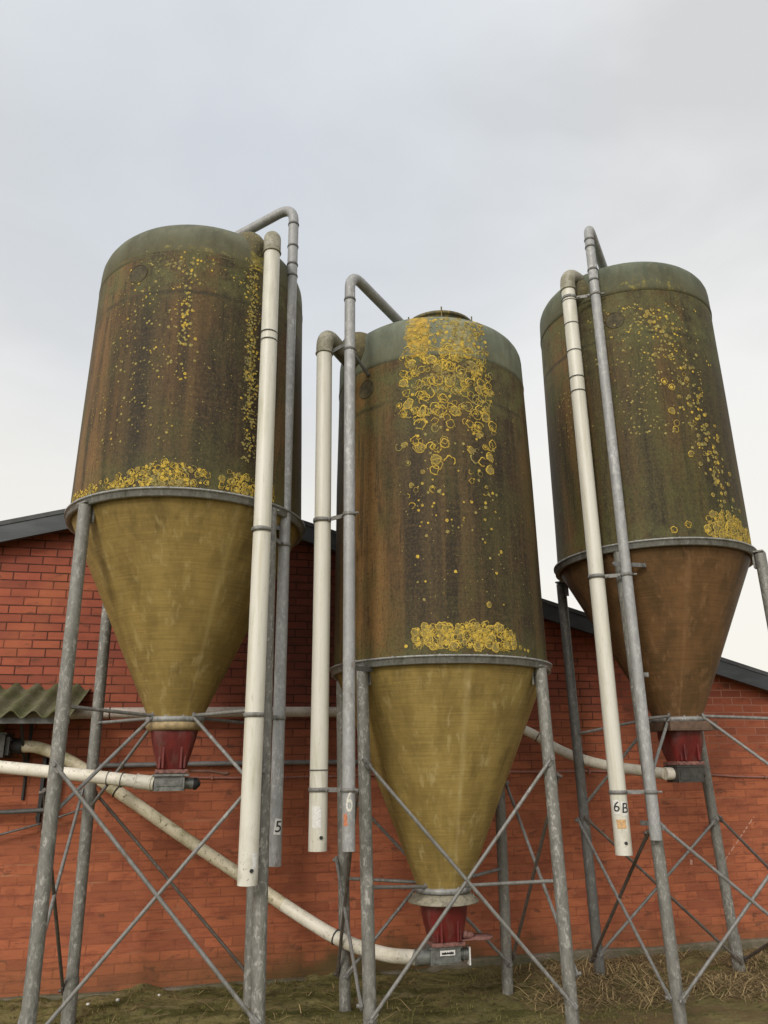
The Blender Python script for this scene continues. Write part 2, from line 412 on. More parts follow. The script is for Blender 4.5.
def mat_brick():
    N = NT('brick_wall_face'); o = N.obj(); x, y, z = N.xyz(o)
    wob = N.noise(o, 2.2, 3, .5)
    v = N.comb(x, N.math('ADD', z, N.math('MULTIPLY', N.math('SUBTRACT', wob, .5), .008)), 0.0)
    br = N.n('ShaderNodeTexBrick'); br.offset = .5; br.squash = 1
    N.set(br.inputs['Vector'], v)
    br.inputs['Color1'].default_value = (0, 0, 0, 1); br.inputs['Color2'].default_value = (1, 1, 1, 1)
    br.inputs['Mortar'].default_value = (.5, .5, .5, 1)
    br.inputs['Scale'].default_value = 1; br.inputs['Mortar Size'].default_value = .0058
    br.inputs['Mortar Smooth'].default_value = .25; br.inputs['Bias'].default_value = -.15
    br.inputs['Brick Width'].default_value = .2115; br.inputs['Row Height'].default_value = .0695
    rnd = N.xyz(br.outputs['Color'])[0]; mort = br.outputs['Fac']
    big = N.noise(N.map(o, (1,1,1.3)), 1.1, 4, .6); med = N.noise(N.map(o, (1,1,2.2)), 5, 5, .65); fin = N.noise(o, 70, 4, .7)
    up = N.sm(z, 1.3, 2.6)
    c_hi = N.mix(rnd, (.35,.090,.052), (.215,.056,.038))
    c_lo = N.mix(rnd, (.41,.128,.060), (.27,.085,.044))
    c = N.mix(up, c_lo, c_hi)
    c = N.mix(N.math('MULTIPLY', N.sm(med, .48, .68), .7), c, (.22,.062,.036))
    c = N.mix(N.math('MULTIPLY', N.sm(big, .5, .7), .45), c, (.50,.165,.07))
    c = N.mix(N.math('MULTIPLY', N.sm(N.noise(N.map(o, (1.2,1,3), (4,0,2)), 4.5, 3, .6), .60, .68), .7), c, (.13,.055,.034))
    c = N.mix(N.math('MULTIPLY', N.sm(fin, .55, .72), .35), c, (.20,.05,.03))
    c = N.mix(N.math('MULTIPLY', N.sm(N.noise(N.map(o, (1.5,1,14), (0,0,3)), 3, 4, .65), .5, .68), N.math('MULTIPLY_ADD', up, -.35, .5)), c, (.17,.048,.026))
    c = N.mix(N.math('MULTIPLY', N.math('MULTIPLY', mort, N.sm(N.noise(N.map(o, (.7,1,5), (3,0,8)), 2.5, 4, .6), .54, .66)), N.math('MULTIPLY_ADD', up, -.5, .6)), c, (.50,.24,.13))
    # shade between the tanks painted into the brick colour, with some damp
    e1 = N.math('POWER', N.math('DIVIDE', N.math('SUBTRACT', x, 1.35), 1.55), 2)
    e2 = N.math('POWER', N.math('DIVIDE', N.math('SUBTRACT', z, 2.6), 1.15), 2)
    tank_shade = N.math('EXPONENT', N.math('MULTIPLY', N.math('ADD', e1, e2), -1))
    tank_shade = N.math('MULTIPLY', tank_shade, N.math('MULTIPLY_ADD', med, .5, .62), None, True)
    c = N.mix(N.math('MULTIPLY', tank_shade, .88), c, (.07,.022,.016))
    # joints: dark on the left, limey on the upper right, half smeared over lower down
    mc = N.mix(N.math('MULTIPLY', N.sm(x, 3.4, 4.6), N.sm(z, 1.4, 1.9)), (.05,.018,.012), (.42,.20,.14))
    vis = N.math('MULTIPLY_ADD', N.sm(z, 1.2, 2.2), .70, .24)
    vis = N.math('MULTIPLY', vis, N.math('MULTIPLY_ADD', N.sm(N.noise(o, 3.3, 4), .35, .6), .5, .5))
    c = N.mix(N.math('MULTIPLY', mort, vis), c, mc)
    # moss and damp along the foot
    foot = N.math('ADD', z, N.math('MULTIPLY', N.math('SUBTRACT', N.noise(o, 3.5, 5, .65), .5), .42))
    mx = N.math('EXPONENT', N.math('MULTIPLY', N.math('POWER', N.math('DIVIDE', N.math('SUBTRACT', x, 1.35), 1.05), 2), -1))
    fm = N.math('MULTIPLY', N.sm(foot, .34, .08), N.math('MULTIPLY_ADD', mx, .62, .32))
    c = N.mix(fm, c, N.mix(med, (.045,.04,.014), (.09,.075,.028)))
    h = N.math('SUBTRACT', N.math('MULTIPLY_ADD', fin, .25, N.math('MULTIPLY', med, .4)), N.math('MULTIPLY', mort, N.math('MULTIPLY', vis, 1.3)))
    return N.out(c, .8, 0, N.bump(h, .55, .008), .25)
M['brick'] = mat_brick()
def mat_concrete():
    N = NT('plinth_concrete'); o = N.obj(); a = N.noise(o, 5, 5, .65); b = N.noise(o, 40, 4, .7)
    c = N.mix(N.sm(a, .35, .65), (.17,.14,.105), (.085,.08,.04))
    c = N.mix(N.sm(b, .5, .7), c, (.11,.1,.06))
    return N.out(c, .9, 0, N.bump(b, .4, .008))
M['plinth'] = mat_concrete()
def mat_fascia():
    N = NT('fascia_slate'); o = N.obj(); a = N.noise(N.map(o, (.4,1,2)), 8, 5, .6); b = N.noise(o, 50, 3)
    c = N.mix(N.sm(a, .35, .7), (.032,.036,.042), (.06,.066,.074))
    return N.out(c, .55, 0, N.bump(b, .1, .003))
M['fascia'] = mat_fascia()
M['sheet_edge'] = mat_plain('roof_sheet_grey', (.07,.073,.077), .7, 0, .35, 10)
def mat_corr():
    N = NT('mossy_asbestos_sheet'); o = N.obj(); a = N.noise(N.map(o, (1,.5,1)), 9, 5, .7); b = N.noise(o, 45, 4, .7)
    c = N.mix(N.sm(a, .36, .62), (.065,.07,.02), (.13,.12,.07))
    c = N.mix(N.sm(b, .52, .7), c, (.06,.062,.02))
    return N.out(c, .9, 0, N.bump(N.math('ADD', a, b), .5, .01))
M['corr'] = mat_corr()
def mat_ground():
    N = NT('mossy_ground'); o = N.obj(); x, y, z = N.xyz(o)
    a = N.noise(N.map(o, (.6,1.4,1)), 3, 6, .68); b = N.noise(o, 24, 5, .75); e = N.noise(N.map(o, (.5,1.6,1), (3,2,0)), 5, 5, .65)
    c = N.mix(N.sm(a, .36, .62), (.068,.070,.018), (.20,.17,.070))
    c = N.mix(N.sm(e, .52, .68), c, (.20,.165,.085))
    c = N.mix(N.math('MULTIPLY', N.sm(b, .5, .66), .75), c, (.035,.026,.015))
    hay = N.math('MULTIPLY', N.sm(N.math('ADD', x, N.math('MULTIPLY', a, 1.2)), 2.6, 3.4), N.sm(N.noise(N.map(o, (1,1.4,1), (5,1,0)), 4, 5, .65), .36, .6))
    c = N.mix(hay, c, N.mix(b, (.06,.042,.022), (.22,.16,.075)))
    far = N.sm(y, 8, 20)
    c = N.mix(far, c, (.07,.085,.03))
    return N.out(c, .95, 0, N.bump(N.math('ADD', a, b), .6, .03), .15)
M['ground'] = mat_ground()
def mat_straw(name, c1, c2):
    N = NT(name); oi = N.n('ShaderNodeNewGeometry'); r = oi.outputs['Random Per Island']
    c = N.mix(r, c1, c2)
    return N.out(c, .8, 0, None, .2)
M['straw'] = mat_straw('dry_straw', (.46,.34,.17), (.10,.07,.038))
M['grass'] = mat_straw('short_grass', (.075,.085,.02), (.20,.17,.06))

# ------------------------------------------------------------------ camera
th, ph, ro = math.radians(13), math.radians(18), math.radians(-.7)
F = Vector((math.sin(th)*math.cos(ph), math.cos(th)*math.cos(ph), math.sin(ph)))
R0 = Vector((math.cos(th), -math.sin(th), 0)); U0 = R0.cross(F)
Rv = R0*math.cos(ro) + U0*math.sin(ro); Uv = -R0*math.sin(ro) + U0*math.cos(ro)
cd = bpy.data.cameras.new('camera'); cam = bpy.data.objects.new('camera', cd); COL.objects.link(cam)
cam.matrix_world = Matrix(((Rv.x, Uv.x, -F.x, 0), (Rv.y, Uv.y, -F.y, 0), (Rv.z, Uv.z, -F.z, 1.6), (0, 0, 0, 1)))
cd.sensor_fit = 'VERTICAL'; cd.sensor_height = 36; cd.lens = 36*770/1024
cd.clip_start = .05; cd.clip_end = 2000
sc.camera = cam

# ------------------------------------------------------------------ world, sun
w = bpy.data.worlds.new('World'); sc.world = w; w.use_nodes = True
nt = w.node_tree; bg = nt.nodes['Background']
SUN_EL, SUN_AZ = math.radians(27), math.radians(216)   # azimuth from +Y, clockwise: behind and left of the viewer
sky = nt.nodes.new('ShaderNodeTexSky'); sky.sky_type = 'NISHITA'; sky.sun_disc = False
sky.sun_elevation = SUN_EL; sky.sun_rotation = SUN_AZ
sky.air_density = 1.2; sky.dust_density = 4; sky.ozone_density = 1
def wn(t, **k):
    x = nt.nodes.new(t)
    for a, b in k.items(): setattr(x, a, b)
    return x
def wl(a, b): nt.links.new(a, b)
tc = wn('ShaderNodeTexCoord')
mp = wn('ShaderNodeMapping'); mp.inputs['Scale'].default_value = (1, 1, 2.4); mp.inputs['Rotation'].default_value = (.3, .2, .5); wl(tc.outputs['Generated'], mp.inputs[0])
cn = wn('ShaderNodeTexNoise'); cn.inputs['Scale'].default_value = 1.5; cn.inputs['Detail'].default_value = 5; cn.inputs['Roughness'].default_value = .5; cn.inputs['Distortion'].default_value = .3
wl(mp.outputs[0], cn.inputs['Vector'])
cr = wn('ShaderNodeValToRGB'); e = cr.color_ramp.elements
e[0].position = .40; e[0].color = (7.4, 7.45, 7.45, 1); e[1].position = .60; e[1].color = (9.7, 9.7, 9.6, 1)
wl(cn.outputs['Fac'], cr.inputs[0])
sx = wn('ShaderNodeSeparateXYZ'); wl(tc.outputs['Generated'], sx.inputs[0])
hz = wn('ShaderNodeMapRange', interpolation_type='SMOOTHSTEP'); wl(sx.outputs[2], hz.inputs[0]); hz.inputs[1].default_value = .62; hz.inputs[2].default_value = .12
hm = wn('ShaderNodeMix', data_type='RGBA'); wl(hz.outputs[0], hm.inputs[0]); wl(cr.outputs[0], hm.inputs[6]); hm.inputs[7].default_value = (10.3, 9.9, 9.1, 1)
# the cloud deck is much brighter round the veiled sun, behind the viewer
sd = Vector((math.sin(SUN_AZ)*math.cos(SUN_EL), math.cos(SUN_AZ)*math.cos(SUN_EL), math.sin(SUN_EL)))
dp = wn('ShaderNodeVectorMath', operation='DOT_PRODUCT'); wl(tc.outputs['Generated'], dp.inputs[0]); dp.inputs[1].default_value = sd
gl = wn('ShaderNodeMapRange', interpolation_type='SMOOTHSTEP'); wl(dp.outputs['Value'], gl.inputs[0]); gl.inputs[1].default_value = .25; gl.inputs[2].default_value = 1.0
gl.inputs[3].default_value = 1.0; gl.inputs[4].default_value = 1.9
# a thin place in the cloud where pale blue shows
bd = (F + R0*((250-384)/770) + U0*((512-120)/770)).normalized()
bp = wn('ShaderNodeVectorMath', operation='DOT_PRODUCT'); wl(tc.outputs['Generated'], bp.inputs[0]); bp.inputs[1].default_value = bd
ba = wn('ShaderNodeMath', operation='MULTIPLY_ADD'); wl(cn.outputs['Fac'], ba.inputs[0]); ba.inputs[1].default_value = .12; wl(bp.outputs['Value'], ba.inputs[2])
br_ = wn('ShaderNodeMapRange', interpolation_type='SMOOTHSTEP'); wl(ba.outputs[0], br_.inputs[0]); br_.inputs[1].default_value = .93; br_.inputs[2].default_value = 1.07; br_.inputs[4].default_value = .62
bm = wn('ShaderNodeMix', data_type='RGBA'); wl(br_.outputs[0], bm.inputs[0]); wl(hm.outputs[2], bm.inputs[6]); bm.inputs[7].default_value = (6.9, 7.5, 8.3, 1)
ml = wn('ShaderNodeVectorMath', operation='SCALE'); wl(bm.outputs[2], ml.inputs[0]); wl(gl.outputs[0], ml.inputs['Scale'])
fx = wn('ShaderNodeMix', data_type='RGBA'); fx.inputs[0].default_value = .88; wl(sky.outputs[0], fx.inputs[6]); wl(ml.outputs[0], fx.inputs[7])
wl(fx.outputs[2], bg.inputs['Color']); bg.inputs['Strength'].default_value = .1
sl = bpy.data.lights.new('sun', 'SUN'); sl.energy = 1.5; sl.angle = math.radians(13); sl.color = (1, .95, .87)
so = bpy.data.objects.new('sun', sl); COL.objects.link(so); so.location = sd*30
so.rotation_euler = sd.to_track_quat('Z', 'Y').to_euler()
sc.view_settings.view_transform = 'Standard'; sc.view_settings.look = 'None'
sc.view_settings.exposure = 0; sc.view_settings.gamma = 1; sc.view_settings.use_curve_mapping = False

# ------------------------------------------------------------------ ground
def ground_z(x, y):
    z = .03*mn.noise(Vector((x*.9, y*.9, 0))) + .018*mn.noise(Vector((x*3.3, y*3.3, 2))) + .008*mn.noise(Vector((x*11, y*11, 5)))
    if 5.4 < y < 6.8 and -2.6 < x < 7.2: z += .010*mn.noise(Vector((x*17, y*19, 3))) + .008*mn.noise(Vector((x*34, y*37, 1))) + .03*max(0, mn.noise(Vector((x*4.1, y*5.3, 11))) - .15)
    near = max(0, 1-abs(y-6.3)/1.4)
    z += .025*near*(1 if -3 < x < 8 else 0)
    if y > 6.35 and y < 6.9:
        e = min(1, (y-6.35)/.28); q = max(0, min(1, (2.6-x)/.6))*max(0, min(1, (x+1.6)/.5))
        z += e*q*max(0, .012 + .05*mn.noise(Vector((x*1.9, 4, 2))) + .035*mn.noise(Vector((x*7.3, y*5, 6))))
    hx = max(0, min(1, (x-2.3)/.7))
    z += hx*max(0, 1-((y-6.2)/.75)**2)*(.012 + .045*mn.noise(Vector((x*2.1, y*2.4, 8))))
    if abs(x-2) > 9 or y < 1 or y > 8: z *= .3
    return z
def grid_coords(lo, hi, step, far):
    c = []; t = lo
    while t <= hi+1e-6: c.append(t); t += step
    return [-f for f in far[::-1]] + c + far
gx = [-900, -300, -100, -40, -15] + [-6+.1*i for i in range(36)] + [-2.4+.03*i for i in range(307)] + [6.9+.1*i for i in range(22)] + [15, 40, 100, 300, 900]
gy = [-900, -300, -100, -40, -12, -3, 1] + [3+.25*i for i in range(8)] + [5+.05*i for i in range(10)] + [5.5+.022*i for i in range(57)] + [6.8, 6.95] + [7.2, 9, 20, 60, 150, 400, 900]
g = MB()
vs = [(x, y, ground_z(x, y)) for y in gy for x in gx]; nx = len(gx)
g.add(vs, [(j*nx+i, j*nx+i+1, (j+1)*nx+i+1, (j+1)*nx+i) for j in range(len(gy)-1) for i in range(nx-1)])
tag(g.build('ground', M['ground']), kind='structure')

def blades(name, mat, n, area, hmin, hmax, wid, flat, cond=None, seed=1):
    rn = random.Random(seed); b = MB()
    cnt = 0
    while cnt < n:
        x = rn.uniform(area[0], area[1]); y = rn.uniform(area[2], area[3])
        if cond and not cond(x, y, rn): continue
        cnt += 1
        a = rn.uniform(0, 2*PI); L = rn.uniform(hmin, hmax)
        tilt = rn.uniform(*flat); z0 = ground_z(x, y) + rn.uniform(-.005, .012)
        dx, dy = math.cos(a)*math.cos(tilt), math.sin(a)*math.cos(tilt); dz = math.sin(tilt)
        px, py = -math.sin(a)*wid, math.cos(a)*wid
        p0 = Vector((x, y, z0)); bend = rn.uniform(.1, .6)
        p1 = p0 + Vector((dx, dy, dz))*L*.5
        p2 = p1 + Vector((dx, dy, dz-bend))*L*.5
        p2.z = max(p2.z, ground_z(p2.x, p2.y)+.004) if flat[1] < .9 else p2.z
        if p2.y > 6.64 or p1.y > 6.64: cnt -= 1; continue
        q = Vector((px, py, 0))
        b.add([p0-q, p0+q, p1+q*.8, p1-q*.8, p2], [(0,1,2,3),(3,2,4)], 0, False)
    return b.build(name, mat)
def straw_ok(x, y, rn):
    v = mn.noise(Vector((x*1.6, y*2.2, 4)))
    t = max(0, min(1, (x-2.2)/.6))
    return rn.random() < t*(.5+1.3*v) + .02
tag(blades('straw', M['straw'], 9000, (-1.6, 7.0, 5.4, 6.62), .05, .24, .0030, (-.05, .55), straw_ok, 3), kind='stuff')
def grass_ok(x, y, rn):
    v = mn.noise(Vector((x*2.3+4, y*3.1, 1)))
    return rn.random() < max(.0, .25+1.4*v)
tag(blades('grass', M['grass'], 7000, (-2.4, 6.8, 5.2, 6.6), .012, .045, .0026, (.1, 1.3), grass_ok, 5), kind='stuff')

# three white pebbles on the moss
for i, (px, py, r, lab) in enumerate(((-.66, 6.42, .013, 'white pebble on moss nearest the left tank rear leg'), (-.47, 6.47, .016, 'middle white pebble of the three lying on moss by the wall foot'), (-.19, 6.47, .012, 'rightmost of the three small white pebbles on moss at wall foot'))):
    b = MB(); z = ground_z(px, py)
    b.ellipsoid((0, 0, r*.5), r, r*.8, r*.65, 12, 8)
    o = b.build('pebble', M['pebble'], None, (px, py, z))
    o.rotation_euler.z = i*1.1
    tag(o, lab, 'pebble', 'white pebbles at the wall foot')

# ------------------------------------------------------------------ barn
WY = 6.7; AX, AZ, SL, HW = -.2, 3.86, .282, 7.2
barn = empty('brick_barn', (0, WY, 0), 'long red brick barn with gable end behind the three tanks', 'barn')
b = MB()
ez = AZ - SL*HW
P = [(AX-HW, 0), (AX+HW, 0), (AX+HW, ez), (AX, AZ), (AX-HW, ez)]
v = [(x, 0, z-.05 if z == 0 else z) for x, z in P] + [(x, .3, z-.05 if z == 0 else z) for x, z in P]
b.add(v, [(0,1,2,3,4), (9,8,7,6,5), (0,5,6,1), (1,6,7,2), (4,9,5,0)], 0, False)
b.box(AX-HW, AX-HW+.3, .3, 22, -.05, ez); b.box(AX+HW-.3, AX+HW, .3, 22, -.05, ez)
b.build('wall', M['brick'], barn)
b = MB()
# uneven concrete footing strip
n = 120; vv = []
for i in range(n+1):
    x = AX-HW+.01 + (2*HW-.02)*i/n
    h = .085 + .02*mn.noise(Vector((x*1.4, 3, 0))); dep = -.045 + .012*mn.noise(Vector((x*2.2, 7, 0)))
    if x < 1.9: h -= .05
    vv += [(x, dep, -.06), (x, dep, h-.012), (x, dep+.012, h), (x, -.002, h+.004)]
ff = [(i*4+k, (i+1)*4+k, (i+1)*4+k+1, i*4+k+1) for i in range(n) for k in range(3)]
b.add(vv, ff, 0, False); b.build('plinth', M['plinth'], barn)
sn = 1/math.hypot(1, SL)
for s in (-1, 1):
    b = MB()
    ux = Vector((s, 0, -SL))*sn; un = Vector((s*SL, 0, 1))*sn
    Ln = HW*1.05/sn
    # sheet roof slope
    c0 = Vector((AX, 0, AZ+.055)) + ux*(Ln*.5+.01)
    b.obox(c0 + Vector((0, 11, 0)), ux*Ln*.5, Vector((0, 11.16, 0)), un*.018)
    b.build('roof', M['sheet_edge'], barn)
    b = MB()
    c1 = Vector((AX, -.13, AZ-.035)) + ux*(Ln*.5+.008) 
    b.obox(c1 + un*.0, ux*(Ln*.5-.01), Vector((0, .022, 0)), un*.068)
    b.build('verge_board', M['fascia'], barn)
    b = MB()
    b.obox(Vector((AX, -.06, AZ-.005)) + ux*(Ln*.5+.01), ux*(Ln*.5-.02), Vector((0, .046, 0)), un*.018)
    b.build('soffit', M['fascia'], barn)
# faint dashed chalk line on the brickwork
M['chalk'] = mat_plain('chalk_mark', (.55,.30,.22), .9, 0, .3, 60)
p0, p1 = Vector((4.63, 0, .70)), Vector((5.02, 0, 1.08))
dr = (p1-p0).normalized(); up = Vector((-dr.z, 0, dr.x)); t = 0; L = (p1-p0).length
rr = random.Random(4)
while t < L:
    l = rr.uniform(.02, .06)
    a, c = p0+dr*t, p0+dr*min(L, t+l); Yo = Vector((0, -.0035, 0)); b = MB()
    b.add([a-up*.006+Yo, c-up*.005+Yo, c+up*.006+Yo, a+up*.005+Yo], [(0,1,2,3)], 0, False)
    b.build('chalk_mark', M['chalk'], barn)
    t += l + rr.uniform(.015, .03)
b = MB(); b.add([(4.30,-.0035,.70),(4.325,-.0035,.70),(4.33,-.0035,.74),(4.305,-.0035,.745)], [(0,1,2,3)], 0, False)
b.build('chalk_mark', M['chalk'], barn)

# conduit + cable on the wall
b = MB(); b.tube([(-1.06, 6.655, 1.60), (.4, 6.655, 1.607), (1.7, 6.655, 1.603)], .019, 12)
for x in (-.6, .55, 1.5): b.box(x-.012, x+.012, 6.63, 6.699, 1.578, 1.63)
tag(b.build('conduit', M['conduit']), 'straight grey conduit pipe running level along the brick wall', 'conduit')
b = MB(); pts = [(-.75, 6.69, 1.52), (.4, 6.69, 1.492), (1.3, 6.69, 1.497), (2.2, 6.69, 1.515), (2.64, 6.69, 1.505), (3.4, 6.69, 1.50), (4.2, 6.69, 1.49), (4.6, 6.69, 1.455), (5.2, 6.69, 1.425), (6.2, 6.69, 1.44)]
b.tube(spline(pts, 8), .0095, 8)
for x, z in ((.1, 1.50), (1.3, 1.497), (2.64, 1.505), (3.4, 1.5), (5.2, 1.425)): b.box(x-.008, x+.008, 6.676, 6.699, z-.014, z+.014)
tag(b.build('cable', M['cable']), 'thin reddish cable sagging along the brick wall under the tanks', 'cable')

# ------------------------------------------------------------------ lean-to canopy
can = empty('corrugated_canopy', (-1.75, 6.68, 1.98), 'small mossy corrugated canopy on the wall at far left', 'canopy')
b = MB()
nu, nv = 121, 8; X0, X1 = -1.0, .855   # local x
for lay in (0, 1):
    vv = []
    for j in range(nv+1):
        t = j/nv
        for i in range(nu):
            x = X0 + (X1-X0)*i/(nu-1)
            zz = .225 - .245*t + .026*math.cos(2*PI*x/.15) - lay*.008 + .006*mn.noise(Vector((x*3, t*2, 1)))
            vv.append((x - .035*t, .015 - .60*t, zz))
    f = [(j*nu+i, j*nu+i+1, (j+1)*nu+i+1, (j+1)*nu+i) for j in range(nv) for i in range(nu-1)]
    if lay: f = [q[::-1] for q in f]
    b.add(vv, f)
    if lay == 0: top = vv
    else:
        e0 = nv*nu
        b.add([top[e0+i] for i in range(nu)] + [vv[e0+i] for i in range(nu)], [(i, nu+i, nu+i+1, i+1) for i in range(nu-1)], 0, False)
        sd_ = [top[j*nu+nu-1] for j in range(nv+1)] + [vv[j*nu+nu-1] for j in range(nv+1)]
        b.add(sd_, [(j, j+1, nv+2+j, nv+1+j) for j in range(nv)], 0, False)
b.build('corrugated_sheet', M['corr'], can)
b = MB(); b.box(-1, .80, -.50, -.46, -.085, -.045); b.build('batten', M['galv_dull'], can)
for x in (-.55, .45):
    b = MB()
    b.tube([(x, .01, -.62), (x, .01, .10)], .012, 8); b.tube([(x, 0, -.45), (x, -.38, -.06)], .011, 8); b.tube([(x, .0, .06), (x, -.38, -.055)], .011, 8)
    b.build('bracket', M['dark'], can)
# dark drive box below the canopy
mo = empty('drive_unit', (-1.5, 6.5, 1.74), 'dark grey drive box tucked below the mossy canopy', 'motor')
b = MB(); b.box(-.28, .09, -.13, .12, -.075, .085); b.box(-.30, .10, -.14, .13, .087, .10); b.box(.093, .118, -.10, .09, -.06, .07)
for y, z in ((-.08,-.04),(-.08,.05),(.07,-.04),(.07,.05)): b.bolt((.119, y, z), (1,0,0), .01)
b.build('casing', M['housing_dark'], mo)
b = MB(); b.tube([(.12, 0, .005), (.19, 0, .005)], .056, 16); b.build('collar', M['black'], mo)
b = MB(); b.box(-.25, .02, -.11, .10, .102, .19); b.box(-.22, -.01, -.09, .08, .192, .22); b.build('motor_cover', mat_plain('motor_yellow', (.30,.22,.05), .6, 0, .6, 25), mo)
hb = empty('hanging_bracket', (-1.16, 6.6, 1.25), 'dark rusty bracket with chain hanging under the canopy', 'bracket')
b = MB(); b.box(-.012, .012, .0, .09, -.05, .50); b.box(.06, .082, .0, .09, .02, .50); b.tube([(0, .05, .12), (.07, .05, .12)], .012, 8); b.tube([(-.02, .03, -.02), (.09, .03, .10)], .010, 8)
b.build('hanger', M['dark'], hb)
b = MB()
for i in range(9): b.ring((.035+.004*math.sin(i), .0, .02-.02*i), (1, 0, 0) if i % 2 else (0, 1, 0), .010, .0035, 10, 6)
b.build('chain', M['rust'], hb)
b = MB(); b.tube([(-1.9, 6.6, 1.27), (-1.20, 6.6, 1.285), (-1.08, 6.6, 1.29)], .017, 10); b.tube([(-1.9, 6.62, 1.0), (-1.15, 6.62, 1.19), (-.85, 6.62, 1.29)], .008, 8)
tag(b.build('wall_rail', M['galv_dull']), 'short dull metal rail low on the wall below the canopy', 'rail')

# ------------------------------------------------------------------ silo builder
def thallus(b, X0, r_at, a, z, rad, rn, ymi, cmi, hollow, eroded):
    """one crustose lichen ring lying on the tank wall"""
    n = 9 if rad < .013 else 16
    if rad < .014: hollow, eroded, cmi = False, False, ymi
    base = rn.uniform(.0008, .0028); ph = rn.uniform(0, 9)
    rings = (.0, .4, .80, .91, 1.0); hs = (.0004, .0003, .0006, .0011, -.0015)
    vv = []; 
    wob = [1 + rn.uniform(-.09,.09) + .30*mn.noise(Vector((math.cos(2*PI*k/n)*1.6+ph, math.sin(2*PI*k/n)*1.6, ph))) for k in range(n)]
    for q, h in zip(rings, hs):
        for k in range(n):
            t = 2*PI*k/n; rr = rad*q*wob[k]
            zz = z + rr*math.sin(t); R = r_at(zz)
            aa = a + rr*math.cos(t)/R; R2 = R + base + h*min(1, rad/.02)
            vv.append((R2*math.cos(aa), R2*math.sin(aa), zz))
    f1 = []; f2 = []
    gap0 = rn.uniform(0, n); gapw = rn.uniform(.12, .5)*n if eroded else 0
    if rad > .02 and rn.random() < .45: thallus(b, X0, r_at, a+rn.uniform(-.2,.2)*rad, z+rn.uniform(-.2,.2)*rad, rad*rn.uniform(.45,.6), rn, ymi, cmi, True, True)
    for i in range(4):
        for k in range(n):
            k2 = (k+1) % n; q = (i*n+k, i*n+k2, (i+1)*n+k2, (i+1)*n+k)
            if i >= 2:
                if ((k-gap0) % n) < gapw: continue
                f1.append(q)
            elif not hollow: f2.append(q)
    b.add(vv, f1, ymi, True)
    if f2: b.add(vv, f2, cmi, True)

def wrap_text(txt, size, cx, cy, R, face, z, out=.0012, slant=0, bold=0, xs=1):
    """text as a mesh bent round a vertical pipe of radius R whose axis is (cx, cy)"""
    cu = bpy.data.curves.new('txt', 'FONT'); cu.body = txt; cu.size = size; cu.align_x = 'CENTER'; cu.align_y = 'CENTER'
    cu.offset = bold; cu.shear = slant; cu.resolution_u = 6
    o = bpy.data.objects.new('txt', cu); COL.objects.link(o)
    dg = bpy.context.evaluated_depsgraph_get(); me = o.evaluated_get(dg).to_mesh()
    vs = [Vector((v.co.x*xs, v.co.y, 0)) for v in me.vertices]; fs = [tuple(p.vertices) for p in me.polygons]
    o.evaluated_get(dg).to_mesh_clear(); bpy.data.objects.remove(o); bpy.data.curves.remove(cu)
    import bmesh
    bm = bmesh.new(); bv = [bm.verts.new(v) for v in vs]
    for q in fs:
        try: bm.faces.new([bv[i] for i in q])
        except ValueError: pass
    x0 = min(v.x for v in vs); x1 = max(v.x for v in vs); ns = 14
    for k in range(1, ns):
        bmesh.ops.bisect_plane(bm, geom=bm.verts[:]+bm.edges[:]+bm.faces[:], plane_co=(x0+(x1-x0)*k/ns, 0, 0), plane_no=(1, 0, 0))
    bm.verts.index_update()
    vs = [v.co.copy() for v in bm.verts]; fs = [tuple(v.index for v in f.verts) for f in bm.faces]; bm.free()
    b = MB(); vv = []
    for v in vs:
        a = face + v.x/R
        vv.append((cx+(R+out)*math.cos(a), cy+(R+out)*math.sin(a), z+v.y))
    b.add(vv, fs, 0, False); return b
def patch(R, cx, cy, face, z, w_, h_, out=.0008, tilt=0, ragged=0, seed=0):
    b = MB(); n, m = 8, 5; vv = []; rn = random.Random(seed)
    for j in range(m+1):
        for i in range(n+1):
            u = (i/n-.5)*w_; t = (j/m-.5)*h_
            if ragged and (i in (0, n) or j in (0, m)): u += rn.uniform(-1,1)*ragged; t += rn.uniform(-1,1)*ragged
            uu = u*math.cos(tilt)-t*math.sin(tilt); tt = u*math.sin(tilt)+t*math.cos(tilt)
            a = face + uu/R; vv.append((cx+(R+out)*math.cos(a), cy+(R+out)*math.sin(a), z+tt))
    b.add(vv, [(j*(n+1)+i, j*(n+1)+i+1, (j+1)*(n+1)+i+1, (j+1)*(n+1)+i) for j in range(m) for i in range(n)], 0, False)
    return b

